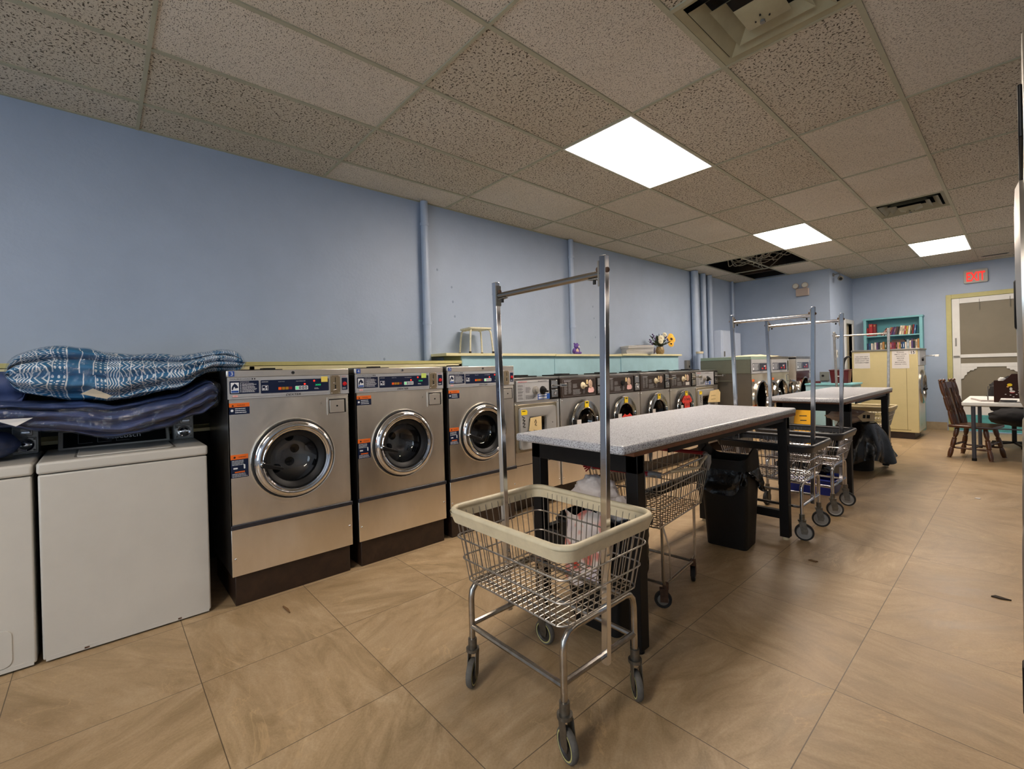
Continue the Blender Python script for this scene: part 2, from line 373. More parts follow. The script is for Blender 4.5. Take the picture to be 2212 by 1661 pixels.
struct(MB().box(XR, XR+.1, Y0, YF, 0, H, WALL), 'wall_right')
b = MB().box(XW, 1.0, Y0-.1, Y0, 0, H, WALL).box(4.6, XR, Y0-.1, Y0, 0, H, WALL).box(1.0, 4.6, Y0-.1, Y0, 2.5, H, WALL).box(1.0, 4.6, Y0-.1, Y0, 0, .6, WALL); struct(b, 'wall_front')
b = MB()
for x in (1.0, 2.18, 3.36, 4.54): b.box(x, x+.06, Y0-.09, Y0-.03, .6, 2.5, ALU)
b.box(1.0, 4.6, Y0-.09, Y0-.03, .6, .66, ALU).box(1.0, 4.6, Y0-.09, Y0-.03, 2.44, 2.5, ALU); w1 = struct(b, 'window_1')
for x in (1.06, 2.24, 3.42): struct(MB().box(x, x+1.12, Y0-.064, Y0-.058, .66, 2.44, glass_mat('window_glass%d' % (x*10), (.95, .97, .97), .0)[0]), 'window_pane', w1)
struct(MB().box(XB, 3.22, YF-.012, YF, 0, .145, mat('stone_base', 'a08d70', .5, var=.2, vscale=9)), 'baseboard_far', bevel=.002)

# ceiling with the opening where three tiles are out
HOLE = [(TW, 2*TW, YO+7*TL, YB), (2*TW, 3*TW, YO+7*TL, YO+8*TL)]
b = MB(); DIFF = ((5, YO+2.5*TL), (5, YO+6*TL))
for i in range(0, 9):
    for j in range(-2, 11):
        for hf in (0, .5):
            x0, x1, y0, y1 = max(i*TW, XW), min((i+1)*TW, XR), max(YO+(j+hf)*TL, Y0), YO+(j+hf+.5)*TL
            if x1 <= x0 or y1 <= y0 or any(i == di and abs(y0-dy) < .01 for di, dy in DIFF) or (i == 1 and j >= 7 and y0 < YB) or (i == 2 and j == 7): continue
            y1 = min(y1, YF if x0 > XB-.05 else YB)
            if y1 <= y0: continue
            if i == 3 and y1 > YB and y0 < YB: b.box(x0, x1, y0, YB, H, H+.016, TILE); b.box(XB, x1, YB, y1, H, H+.016, TILE); continue
            if i == 3 and y0 >= YB: x0 = XB
            b.box(x0, x1, y0, y1, H, H+.016, TILE)
CE = struct(b, 'ceiling')
b = MB(); gw = .0125
for j in range(-2, 11):
    y = YO+j*TL; x0 = XW if y < YB else XB
    if y > Y0: b.box(x0, XR, y-.009, y+.009, H-.008, H+.004, GRID)
for i in range(1, 9):
    x = i*TW; y1 = YB if x < XB else YF; b.box(x-gw, x+gw, Y0, y1, H-.0075, H+.0045, GRID)
for i, j in ((2, 6.5), (5, 1.5+1), (5, 6.5)): pass
b.box(5*TW, 6*TW, YO+2.5*TL-gw, YO+2.5*TL+gw, H-.008, H+.004, GRID).box(5*TW, 6*TW, YO+6.5*TL-gw, YO+6.5*TL+gw, H-.008, H+.004, GRID)
b.box(XW, XW+.02, Y0, YB, H-.006, H, GRID).box(XW, XB, YB-.02, YB, H-.006, H, GRID).box(XB, XR, YF-.02, YF, H-.006, H, GRID)
struct(b, 'ceiling_grid', CE)
PLEN = mat('plenum_dark', '15120f', .9, var=.3); JOIST = mat('old_joist', '3a2a1c', .8, var=.3, vscale=6)
b = MB().box(XW, 2.6, 6.9, YF-.6, H+.62, H+.66, PLEN).box(2.56, 2.6, 6.9, YB+.3, H+.02, H+.64, PLEN).box(XW, 2.6, 6.86, 6.9, H+.02, H+.64, PLEN).box(XB, 2.6, YB+.3, YB+.34, H+.02, H+.64, PLEN)
b.box(XW+.002, XW+.01, 6.9, YB, H+.02, H+.62, PLEN).box(XW, XB, YB-.01, YB-.002, H+.02, H+.62, PLEN)  # near-black sheets over the blue walls, standing in for shade in the void
struct(b, 'plenum_shade_lining')
b = MB().box(XW, 2.5, 7.60, 7.66, H+.06, H+.3, JOIST).box(XW, 2.5, 9.3, 9.36, H+.05, H+.3, JOIST); struct(b, 'trim_2')
CBL = mat('beige_cable', '968d7b', .5); rnd = random.Random(11)
specs = [((.72, 7.75), (1.3, 8.2), (1.75, 7.6)), ((.7, 8.0), (.95, 8.6), (1.6, 7.9)), ((1.0, 7.7), (1.35, 8.3), (1.5, 8.7)), ((1.25, 7.65), (1.5, 8.3), (1.78, 8.65)), ((.8, 9.2), (1.0, 8.7), (1.4, 8.1)), ((.66, 8.6), (1.05, 9.0), (1.7, 8.5)), ((1.1, 9.5), (.95, 9.0), (1.2, 8.5)), ((.75, 7.9), (.8, 8.35), (1.05, 8.1)), ((1.4, 7.7), (1.2, 8.4), (.9, 9.1))]
for k in range(9): specs.append(((rnd.uniform(.65, 1.3), rnd.uniform(7.6, 8.9)), (rnd.uniform(.8, 1.5), rnd.uniform(7.8, 8.8)), (rnd.uniform(1.1, 1.75), rnd.uniform(7.6, 8.6))))
for i, (p0, p1, p2) in enumerate(specs):
    pts = []
    for k in range(17):
        t = k/16; x = (1-t)**2*p0[0]+2*t*(1-t)*p1[0]+t*t*p2[0]; y = (1-t)**2*p0[1]+2*t*(1-t)*p1[1]+t*t*p2[1]
        pts.append((x+.03*math.sin(9*t+i), y+.04*math.sin(7*t+2*i), H+.24-.21*math.sin(PI*t)*(1 if i % 3 else .75)+.03*math.sin(11*t+i)))
    tag(MB().tube(pts, .0065, CBL, 6).build('ceiling_cable'), 'loose pale cable hanging in the open ceiling hole above the far corner', 'cable', 'loose cables in the ceiling hole')

# ceiling lights
LIT = mat('light_diffuser', 'ffffff', .5, emit='ffeedd', es=38)
def light_panel(x, y, label):
    t = thing('ceiling_light', label, 'ceiling light', (x, y, H-.002), group='flat ceiling light panels')
    MB().box(.014, TW-.014, .014, TL-.014, -.004, .0, LIT).build('diffuser', t)
    b = MB()
    for q in ((.004, TW-.004, .004, .016), (.004, TW-.004, TL-.016, TL-.004)): b.box(*q, -.0075, 0, WHITEP)
    for q in ((.004, .016), (TW-.016, TW-.004)): b.box(q[0], q[1], .016, TL-.016, -.0075, 0, WHITEP)
    b.build('frame', t); return t
light_panel(3*TW, YO+3*TL, 'bright flat ceiling light panel nearest the camera, above the folding table')
light_panel(3*TW, YO+6*TL, 'bright flat ceiling light panel in the middle, close to the ceiling hole')
light_panel(5*TW, YO+8*TL, 'bright flat ceiling light panel nearest the exit sign')
light_panel(5*TW, YO-1*TL, 'flat ceiling light panel behind the camera')

def diffuser(x, y, label, mt):
    t = thing('air_diffuser', label, 'air vent', (x+TW/2, y+TW/2, H-.006), group='square ceiling air diffusers')
    def ring(r0, z0, r1, z1, th=.004):
        b = MB()
        for s in (1,):
            v = [(sx*r, sy*r, z) for r, z in ((r0, z0), (r1, z1), (r1-.006, z1+th), (r0-.006, z0+th)) for sx, sy in ((-1, -1), (1, -1), (1, 1), (-1, 1))]
            f = []
            for k in range(4):
                for a in range(4):
                    c2 = (a+1) % 4; f.append((k*4+a, k*4+c2, ((k+1) % 4)*4+c2, ((k+1) % 4)*4+a))
            b.add(v, f, mt)
        return b
    ring(.297, .0, .264, .01).build('outer_frame', t)
    ring(.243, -.006, .192, .034).build('vane', t); ring(.172, -.010, .125, .03).build('vane', t)
    c = MB(); c.add([(-.095, -.095, -.014), (.095, -.095, -.014), (.095, .095, -.014), (-.095, .095, -.014), (0, 0, -.066)], [(0, 1, 4), (1, 2, 4), (2, 3, 4), (3, 0, 4), (3, 2, 1, 0)], mt)
    cc = c.build('centre_cone', t); k = MB().cyl((0, 0, -.055), (0, 0, -.072), .011, GREYM)
    for sx, sy in ((1, 0), (-1, 0), (0, 1), (0, -1)): k.cyl((.03*sx, .03*sy, -.045), (.03*sx, .03*sy, -.054), .004, BLACK, 8)
    k.build('damper_knob', cc)
    MB().box(-.3, .3, -.3, .3, .12, .125, DKIN).box(-.304, -.299, -.304, .304, .004, .125, DKIN).box(.299, .304, -.304, .304, .004, .125, DKIN).box(-.304, .304, -.304, -.299, .004, .125, DKIN).box(-.304, .304, .299, .304, .004, .125, DKIN).build('duct_box', t); return t
diffuser(5*TW, YO+2.5*TL, 'large beige square ceiling air vent at the top edge near the camera', mat('diffuser_beige', 'a39c7e', .5, var=.12, vscale=5))
diffuser(5*TW, YO+6*TL, 'grey square ceiling air vent between the two far light panels', mat('diffuser_grey', '8a8670', .5, var=.1))
t = thing('slot_vent', 'narrow dark slot vent in the ceiling near the exit sign', 'air vent', (3.87, 10.9, H-.004)); MB().box(-.16, .16, -.035, .035, 0, .004, GREYM).build('frame', t); MB().box(-.14, .14, -.022, .022, -.003, .001, DKIN).build('slot', t)

# far door (screen door) and side doorway
d = MB(); x0, x1, zt = 3.237, 4.34, 2.44
d.box(x0, x0+.07, YF-.03, YF+.1, 0, zt, OLIVE).box(x1-.07, x1, YF-.03, YF+.1, 0, zt, OLIVE).box(x0+.07, x1-.07, YF-.03, YF+.1, zt-.075, zt, OLIVE)
D1 = struct(d, 'door_1', bevel=.004)
a0, a1 = x0+.075, x1-.075; f = MB(); yf0, yf1 = YF-.022, YF+.015
f.box(a0, a0+.10, yf0, yf1, .30, 2.36, WHITEP).box(a1-.10, a1, yf0, yf1, .30, 2.36, WHITEP).box(a0+.10, a1-.10, yf0, yf1, 2.27, 2.36, WHITEP)
f.box(a0+.10, a1-.10, yf0, yf1, 1.305, 1.365, WHITEP).box(a0+.10, a1-.10, yf0, yf1, 1.14, 1.205, WHITEP).box(a0+.10, a1-.10, yf0, yf1, .30, .44, WHITEP); struct(f, 'screen_frame', D1, bevel=.004)
s = MB().box(a0+.09, a1-.09, YF-.006, YF-.002, .42, 2.29, SCREEN); struct(s, 'insect_screen', D1)
struct(MB().box(a0, a1, yf0-.004, yf1, .02, .30, mat('kick_teal', '4f9a9c', .6, var=.25, vscale=10)), 'kick_plate', D1)
br = [(0, 0), (.2, 0), (.2, -.03), (.165, -.035), (.16, -.06), (.12, -.055), (.10, -.085), (.075, -.09), (.075, -.13), (.045, -.15), (.035, -.2), (0, -.21)]
for sx, xx in ((1, a0+.10), (-1, a1-.10)):
    poly = [(sx*px, py) for px, py in br]
    if sx < 0: poly = poly[::-1]
    struct(MB().prism(poly[::-1], .02, WHITEP, PY(YF-.006, xx, 1.14)), 'scroll_bracket', D1)
h = MB().box(a0+.035, a0+.055, yf0-.012, yf0, 1.52, 1.66, GREYM).beam((a0+.01, yf0-.02, 1.335), (a0+.09, yf0-.02, 1.335), .016, .02, GREYM); struct(h, 'door_handle', D1)
h = MB().tube([(3.66, YF-.03, 2.32), (3.66, YF-.03, 2.13)], .003, GREYM, 6).tube([(4.02, YF-.03, 2.32), (4.02, YF-.03, 2.15)], .003, GREYM, 6); struct(h, 'screen_clip', D1)
d = MB(); d.box(XB-.1, XB+.02, 10.68, 10.78, 0, 2.12, WHITEP).box(XB-.1, XB+.02, 11.28, 11.38, 0, 2.12, WHITEP).box(XB-.1, XB+.02, 10.78, 11.28, 2.04, 2.12, WHITEP); D2 = struct(d, 'door_2', bevel=.004)
struct(MB().box(XB-.08, XB-.05, 10.78, 11.28, 0, 2.04, mat('inner_door', 'b8ab8d', .6, var=.06)), 'door_panel', D2)

# exit sign, emergency light, camera and small wall things
t = thing('exit_sign', 'lit red exit sign high on the far wall above the screen door', 'exit sign', (3.622, YF, 2.72))
MB().rprism(-.15, .15, -.115, .115, .02, .05, mat('sign_grey', 'aba9a2', .5), PY(0)).build('housing', t, bevel=.004)
EX = mat('exit_red', 'e0281c', .5, emit='ff1a10', es=.9); MB().text('EXIT', .215, EX, PY(-.051), 0, -.078, 'C', width=.235, bold=.028).build('exit_letters', t)
t = thing('emergency_light', 'beige twin-head emergency light on the wall below the ceiling hole', 'emergency light', (1.445, YB, 2.63)); EMB = mat('pink_beige', 'a5978e', .5)
MB().rprism(-.10, .10, -.10, .04, .012, .08, EMB, PY(0)).build('housing', t, bevel=.004)
for x in (-.10, .05):
    l = MB().lathe([(0, 0), (.035, .0), (.052, .03), (.052, .06), (.044, .062)], EMB, 20, plane((x, -.03, .085), (1, 0, 0), (0, .15, 1))); lo = l.build('lamp_head', t)
    MB().disc(.044, mat('lamp_lens', 'cfcfc6', .15), plane((x, -.03, .085), (1, 0, 0), (0, .15, 1)), .058).build('lens', lo)
t = thing('security_camera', 'small round security camera hanging at the corner of the partition wall', 'camera', (1.90, 9.98, 2.86))
MB().cyl((-.04, 0, .02), (-.02, 0, .02), .03, GREYM).tube([(-.03, 0, .02), (.06, 0, .03), (.07, 0, -.02)], .008, GREYM).build('bracket', t)
MB().ball((.075, 0, -.06), .045, mat('camera_grey', '8a8377', .4)).build('camera_body', t); MB().cyl((.085, -.03, -.07), (.09, -.052, -.078), .026, BLACK).build('lens', t)
t = thing('thermostat', 'small white thermostat on the partition side wall beside the doorway', 'thermostat', (XB, 10.02, 1.44)); MB().box(0, .03, -.05, .05, -.07, .07, WHITEP).build('body', t, bevel=.006); MB().box(.03, .034, .0, .03, -.02, .035, GREYM).build('screen', t)
tag(MB().box(XB, XB+.012, 10.36, 10.41, 1.19, 1.33, WHITEP).build('light_switch', bevel=.004), 'narrow white switch plate below the thermostat', 'switch')
t = thing('junction_box', 'grey electrical box on the partition wall above the teal counter', 'electrical box', (1.76, YB, 1.05)); MB().box(-.07, .07, -.06, 0, -.09, .07, mat('box_grey', '777b76', .45, .2)).build('body', t, bevel=.006)
MB().cyl((-.02, -.06, .0), (-.02, -.066, 0), .02, BLACK).build('socket', t); MB().tube([(.03, -.04, -.09), (.06, -.05, -.13), (.16, -.05, -.16)], .008, GREYM).build('conduit', t)
t = thing('outlet_box', 'small grey outlet box on the left wall by the thick pipes', 'electrical box', (XW, 7.62, 1.30)); MB().box(0, .05, -.06, .06, -.09, .09, GREYM).build('body', t, bevel=.006); MB().cyl((.05, .02, -.02), (.055, .02, -.02), .02, BLACK).build('socket', t)

# pipes on the left wall
def pipe(y, r, z0, label, x=None):
    x = XW+r+.012 if x is None else x
    t = thing('wall_pipe', label, 'pipe', (x, y, 0), group='painted pipes on the left wall'); MB().cyl((0, 0, z0), (0, 0, H-.01), r, PIPE, 20).build('pipe', t)
    for z in (z0+.35, H-.25): MB().lathe([(r, 0), (r+.006, 0), (r+.006, .03), (r, .03)], PIPE, 20, Matrix.Translation((0, 0, z))).build('clamp', t)
    return t
pipe(2.385, .036, 1.412, 'pale blue vertical pipe nearest the camera, left of the white stool'); pipe(4.565, .034, 1.476, 'pale blue vertical pipe rising behind the purple plush bear')
pipe(7.86, .062, 1.0, 'thickest pale blue pipe, left one of the three by the far corner'); pipe(8.22, .045, 1.0, 'middle of the three pale blue pipes by the far corner'); pipe(8.48, .045, 1.0, 'right one of the three pale blue pipes by the far corner')
t = thing('drain_pipe', 'short pale pipe with cream cap standing in front of the thickest blue pipe', 'pipe', (XW+.2, 7.72, 0)); MB().cyl((0, 0, 0), (0, 0, 1.50), .052, PIPE, 18).build('pipe', t); MB().cyl((0, 0, 1.50), (0, 0, 1.535), .062, CREAMV, 18).build('cap', t)
PNL = mat('panel_paint', (.58, .66, .80), .4, var=.03)
t = thing('electrical_panel', 'large pale blue electrical cabinet on the left wall, behind the far washers', 'electrical panel', (XW, 8.72, 0)); MB().box(0, .14, 0, .62, 1.05, 1.95, PNL).build('box', t, bevel=.004); MB().box(.14, .152, .04, .60, 1.08, 1.93, PNL).build('door', t, bevel=.003); MB().box(.152, .17, .08, .10, 1.45, 1.55, GREYM).build('latch', t)
t = thing('electrical_panel', 'smaller pale blue electrical cabinet in the far left corner', 'electrical panel', (XW, 9.38, 0)); MB().box(0, .10, 0, .34, 1.10, 1.93, PNL).build('box', t, bevel=.004); MB().box(.10, .11, .03, .31, 1.13, 1.90, PNL).build('door', t, bevel=.003); MB().cyl((.111, .27, 1.28), (.12, .27, 1.28), .012, BLACK).build('latch', t)
pipe(9.5, .022, 1.93, 'thin pale blue conduit above the corner electrical cabinet', XW+.05)

# ------------------------------------------------------------------ machines
def bars(b, x0, x1, y, n, dy, m, M, h=.0016, th=.35, seed=0):       # rows of small print
    rn = random.Random(seed)
    for i in range(n):
        yy = y-i*dy; x = x0; xe = x0+(x1-x0)*rn.uniform(.7, 1)
        while x < xe:
            w = min(rn.uniform(.06, .2)*(x1-x0), xe-x); b.quad(x, x+w*.86, yy, yy+dy*th, m, M, h); x += w
def ring_door(r_out, prof, m, seg=48): return MB().lathe(prof, m, seg)

def open_box(b, x0, x1, y0, y1, z0, z1, m):
    return b.add([(x, y, z) for x in (x0, x1) for y in (y0, y1) for z in (z0, z1)], [(0, 1, 3, 2), (0, 4, 5, 1), (2, 3, 7, 6), (0, 2, 6, 4), (1, 5, 7, 3)], m)
def holed_front(b, y0, y1, z0, z1, CY, CZ, r, m, x=0, n=48):
    vs = []
    for k in range(n):
        a = 2*PI*k/n; dx, dz = math.cos(a), math.sin(a); q = min(((y1-CY)/dx if dx > 1e-6 else (y0-CY)/dx if dx < -1e-6 else 9), ((z1-CZ)/dz if dz > 1e-6 else (z0-CZ)/dz if dz < -1e-6 else 9)); vs += [(x, CY+r*dx, CZ+r*dz), (x, CY+dx*q, CZ+dz*q)]
    fs = [(2*k, 2*k+1, (2*k+3) % (2*n), (2*k+2) % (2*n)) for k in range(n)]
    for ca, cz in ((y0, z0), (y1, z0), (y1, z1), (y0, z1)):
        vs.append((x, ca, cz)); i = len(vs)-1; k = min(range(n), key=lambda q: (math.atan2(cz-CZ, ca-CY)-2*PI*q/n) % (2*PI)); fs.append((2*k+1, i, (2*k+3) % (2*n)))
    return b.add(vs, fs, m)
def make_double_washer(num, label, loc, note, rz=0):
    """stainless double-load washer; local +x is the front, y runs to the right of the viewer"""
    W = .692; D = .60; t = thing('front_load_washer', label, 'washing machine', loc, rz, 'tall stainless double-load washers')
    MB().box(-D+.03, -.015, .015, W-.015, 0, .185, BROWN).build('base', t, bevel=.004)
    bd = open_box(MB(), -D, -.012, .0, W, .17, 1.298, STEELD).box(-D, -.004, -.004, W+.004, 1.298, 1.334, STEELD); bd.build('cabinet', t, bevel=.004)
    CY, CZ = .345, .795
    fp = MB(); pts = rrect(0, W, .455, 1.17, .004, 2); n = 48                           # front sheet with a round opening
    circ = [(CY+.205*math.cos(2*PI*k/n), CZ+.205*math.sin(2*PI*k/n)) for k in range(n)]; outer = []
    for k in range(n):
        a = 2*PI*k/n; dx, dz = math.cos(a), math.sin(a)
        s = min(((W-CY)/dx if dx > 1e-6 else -CY/dx if dx < -1e-6 else 9), ((1.17-CZ)/dz if dz > 1e-6 else (.455-CZ)/dz if dz < -1e-6 else 9)); outer.append((CY+dx*s, CZ+dz*s))
    vs = [(0, a, c2) for a, c2 in circ]+[(0, a, c2) for a, c2 in outer]; fs = [(k, n+k, n+(k+1) % n, (k+1) % n) for k in range(n)]
    for ca, cz in ((0, .455), (W, .455), (W, 1.17), (0, 1.17)):
        vs.append((0, ca, cz)); i = len(vs)-1; k = min(range(n), key=lambda q: (math.atan2(cz-CZ, ca-CY)-2*PI*q/n) % (2*PI)); fs.append((n+k, i, n+(k+1) % n))
    fp.add(vs, fs, STEEL); fp.box(-.012, 0, 0, .006, .455, 1.17, STEEL).box(-.012, 0, W-.006, W, .455, 1.17, STEEL)
    fp.build('front_panel', t)
    lp = MB().box(-.012, 0, 0, W, .172, .44, STEEL)
    for y in (.018, W-.018): lp.ball((.001, y, .30 if y > .1 else .27), (.004, .007, .007), CHROME, 8, 6)
    lp.build('lower_panel', t, bevel=.002)
    MB().box(-.002, .012, -.002, W+.002, .437, .462, mat('trim_dark', '3c3c42', .4, .6, var=.2, vscale=20)).build('trim_strip', t, bevel=.003)
    ts = MB().box(-.02, .003, 0, W, 1.297, 1.334, STEEL); ts.build('top_strip', t, bevel=.002)
    MB().cyl((.003, W*.5, 1.316), (.010, W*.5, 1.316), .010, CHROME).cyl((.010, W*.5, 1.316), (.0115, W*.5, 1.316), .004, BLACK, 8).build('lock', t)
    nl = MB().label(.004, .032, -.015, .015, mat('number_blue', '23499b', .5), PX(.003, .004, 1.316)); nl.text(num, .030, WHITEI, PX(.0042, .004, 1.316), .018, -.010, 'C'); tag(nl.build('number_sticker', t), 'blue sticker with the number '+num)
    MB().box(-.42, -.18, .10, .34, 1.334, 1.342, BLACKP).box(-.40, -.30, .26, .33, 1.342, 1.352, BLACK).build('dispenser_lid', t, bevel=.003)
    # control panel
    P0 = PX(.006)
    cp = MB().box(-.012, .006, .002, W-.002, 1.172, 1.295, GREYP); cp.text('DOUBLE LOAD', .0125, mat('grey_ink', '5d5f66', .6), P0, .012, 1.281, width=.105); cp.quad(.122, .128, 1.281, 1.289, BLACKI, P0, .0012); cp.quad(.134, .140, 1.281, 1.289, BLACKI, P0, .0012)
    cp.text('DEXTER', .017, BLACKI, P0, .345, 1.178, 'C', shear=.25, width=.088, bold=.012); cp.quad(.02, .295, 1.182, 1.1835, STEELD, P0, .001); cp.quad(.395, .55, 1.182, 1.1835, STEELD, P0, .001); cp.quad(.024, .05, 1.182, 1.195, PINK, P0, .001); cp.text('USA', .007, RED, P0, .037, 1.186, 'C', h=.0024)
    CP = cp.build('control_panel', t, bevel=.003)
    il = MB().rprism(.010, .158, 1.202, 1.275, .004, .0015, NAVY, P0); il.quad(.016, .056, 1.208, 1.266, WHITEI, P0, .002)
    hd = [(.020, 1.225), (.026, 1.225), (.030, 1.24), (.036, 1.243), (.037, 1.233), (.051, 1.236), (.053, 1.24), (.046, 1.252), (.038, 1.259), (.034, 1.263), (.033, 1.258), (.025, 1.250), (.020, 1.238)]
    il.prism(hd, .0008, NAVY, P0, .002); il.quad(.018, .054, 1.210, 1.221, BLUEL, P0, .0022); il.text('INSTRUCTIONS', .006, WHITEI, P0, .062, 1.266, width=.045, h=.002)
    bars(il, .072, .152, 1.258, 9, .006, WHITEI, P0, .002, seed=1)
    for k in range(6): il.quad(.063, .067, 1.256-k*.009, 1.261-k*.009, WHITEI, P0, .002)
    il.build('instruction_label', CP)
    dp = MB().rprism(.168, .560, 1.198, 1.275, .004, .0015, NAVY, P0)
    dp.text('DISPENSER', .0065, WHITEI, P0, .173, 1.263, width=.035, h=.002).text('WASH CYCLE', .006, WHITEI, P0, .262, 1.262, width=.035, h=.002).text('WASH TEMPERATURE', .006, WHITEI, P0, .362, 1.261, width=.055, h=.002)
    for a, e in ((.174, .205),):
        for x in (a, e): dp.quad(x, x+.002, 1.215, 1.243, WHITEI, P0, .002)
        for z in (1.215, 1.242): dp.quad(a, e+.002, z, z+.002, WHITEI, P0, .002)
        dp.quad(.178, .188, 1.219, 1.228, WHITEI, P0, .002); dp.disc(.005, WHITEI, PX(.0082, .197, 1.223)); dp.disc(.005, WHITEI, PX(.0082, .196, 1.236), seg=8)
    for k, mm in enumerate((LED_O, LED_Y, LED_Y, mat('dark_red', '7c1420', .5))): dp.quad(.262+k*.02, .279+k*.02, 1.215, 1.231, mm, P0, .002)
    dp.rprism(.357, .432, 1.210, 1.234, .004, .0012, WHITEI, P0, .0014)
    for k in range(4): dp.quad(.362+k*.0175, .374+k*.0175, 1.214, 1.230, NAVY if k else LED_G, P0, .0032); dp.quad(.366+k*.0175, .370+k*.0175, 1.217, 1.227, WHITEI, P0, .0034)
    dp.text('300' if num == '3' else '220', .013, LED_G, P0, .475, 1.232, h=.002, width=.034); bars(dp, .47, .50, 1.216, 2, .005, WHITEI, P0, .002, seed=4)
    DP = dp.build('display_panel', CP)
    for y, z in ((.413, 1.244), (.470, 1.262)): tag(MB().ball((.008, y, z), (.003, .005, .005), LED_R, 10, 6).build('indicator_light', DP), 'lit red indicator light')
    cs = MB().box(.004, .010, .570, .632, 1.173, 1.293, mat('coin_plate', '9a8c74', .35, .7)); cs.box(.010, .0115, .600, .604, 1.248, 1.28, DKIN).box(.010, .0115, .598, .606, 1.205, 1.232, DKIN)
    cs.tube([(.012, .590, 1.245), (.018, .600, 1.243), (.012, .606, 1.24)], .002, CHROME, 6).tube([(.012, .588, 1.198), (.02, .600, 1.203), (.012, .612, 1.202)], .002, CHROME, 6)
    for y in (.576, .626):
        for z in (1.179, 1.287): cs.ball((.010, y, z), (.002, .003, .003), CHROME, 8, 5)
    cs.build('coin_slot', CP, bevel=.001)
    sb = MB().rprism(.645, .681, 1.197, 1.275, .003, .0015, NAVY, P0); bars(sb, .648, .678, 1.21, 2, .006, WHITEI, P0, .002, seed=3); bars(sb, .646, .68, 1.283, 1, .006, RED, P0, .001, seed=5); SB = sb.build('stop_panel', CP)
    tag(MB().lathe([(0, .012), (.008, .011), (.0125, .006), (.0135, 0)], RED, 18, PX(.0075, .663, 1.236)).build('stop_button', SB), 'round red stop button')
    if note: tag(MB().label(*note[1:], note[0], PX(.008)).build('sticky_note', CP), 'small square paper note')
    # soap drawer
    so = MB().box(-.03, -.02, .555, .672, 1.046, 1.145, DKIN)
    for a, e, z0, z1 in ((.548, .558, 1.04, 1.151), (.669, .679, 1.04, 1.151), (.558, .669, 1.04, 1.050), (.558, .669, 1.141, 1.151)): so.box(-.01, .006, a, e, z0, z1, STEEL)
    so.box(.0005, .001, .558, .669, 1.05, 1.141, DKIN); SO = so.build('soap_recess', t, bevel=.002)
    MB().box(-.01, .012, .562, .655, 1.054, 1.134, mat('soap_lid', (.62, .58, .52), .35, .8)).cyl((.012, .608, 1.096), (.014, .608, 1.096), .006, BLACK, 10).build('soap_drawer', SO, bevel=.004)
    # warning labels
    w = MB().label(.006, .108, 1.086, 1.127, NAVY, PX(0)).label(.006, .108, 1.127, 1.15, ORANGE, PX(0)); w.text('WARNING', .010, BLACKI, PX(0), .045, 1.134, width=.04); w.prism([(.018, 1.131), (.030, 1.131), (.024, 1.142)], .0006, BLACKI, PX(0), .0013); bars(w, .035, .1, 1.116, 3, .011, WHITEI, PX(0), seed=7); w.disc(.007, WHITEI, PX(.0015, .02, 1.108)); tag(w.build('warning_label', t), 'orange and navy warning sticker')
    w = MB().label(.006, .094, .728, .831, NAVY, PX(0)).label(.006, .094, .831, .858, ORANGE, PX(0)); w.text('WARNING', .010, BLACKI, PX(0), .045, .840, width=.038); w.ball((.0015, .026, .843), (.0006, .006, .006), BLACKI, 8, 4); bars(w, .012, .09, .822, 4, .0075, WHITEI, PX(0), seed=8)
    w.rprism(.018, .04, .777, .785, .003, .0005, WHITEI, PX(0), .0013).rprism(.070, .078, .775, .800, .003, .0005, WHITEI, PX(0), .0013).quad(.025, .075, .756, .763, ORANGE, PX(0), .0016); bars(w, .012, .09, .748, 3, .0075, WHITEI, PX(0), seed=9); tag(w.build('warning_label', t), 'tall orange and navy warning sticker with handle drawings')
    # door
    A = PX(0, CY, CZ)
    MB().lathe([(.206, -.01), (.206, .004), (.236, .005), (.243, .010), (.243, .0), (.24, -.002)], STEEL, 48, A).lathe([(.222, .004), (.230, .012), (.238, .006)], BLACKR, 48, A).build('door_gasket', t)
    dr = MB().lathe([(.226, .004), (.227, .018), (.221, .036), (.208, .047), (.196, .048), (.187, .042), (.183, .046), (.176, .043), (.172, .030), (.170, .0)], CHROME, 64, A).build('door', t)
    MB().lathe([(.171, .028), (.166, .030), (.150, .022), (.138, .010), (.137, -.02)], BLACK, 48, A).build('inner_rim', dr)
    MB().lathe([(.148, .012), (.136, .0), (.128, -.045), (.10, -.075), (.05, -.088), (0, -.09)], GLASSD, 40, A).build('door_glass', dr)
    hb = MB().cyl((.046, CY-.188, CZ-.005), (.066, CY-.188, CZ-.005), .013, CHROME, 14); hb.prism([(CY-.196, CZ-.022), (CY-.085, CZ-.050), (CY-.080, CZ-.036), (CY-.19, CZ+.006), (CY-.198, CZ-.006)], .018, BLACK, PX(0), .058); hb.build('handle', dr, bevel=.003)
    # drum seen through the glass
    dm = mat('drum_steel', (.55, .53, .5), .3, 1, var=.1); dd = MB().lathe([(.205, -.012), (.215, -.06), (.25, -.10), (.25, -.40), (.0, -.42)], dm, 40, A)
    for k in range(3):
        a = 2*PI*k/3+.5; dd.prism([(-.05, .245), (.05, .245), (.02, .185), (-.02, .185)], .27, dm, A @ Matrix.Rotation(a, 4, 'Z'), -.39)
    for k in range(22):
        for j in range(9):
            if k % 3 == 2: continue
            a = 2*PI*k/22; M2 = A @ Matrix.Rotation(a, 4, 'Z'); dd.box(-.022, .022, .2455, .249, -.13-j*.028, -.124-j*.028, DKIN, M2)
    for k in range(8):
        a = 2*PI*k/8; dd.disc(.03, DKIN, A @ Matrix.Translation((.12*math.cos(a), .12*math.sin(a), -.405)))
    dd.build('drum', t); return t
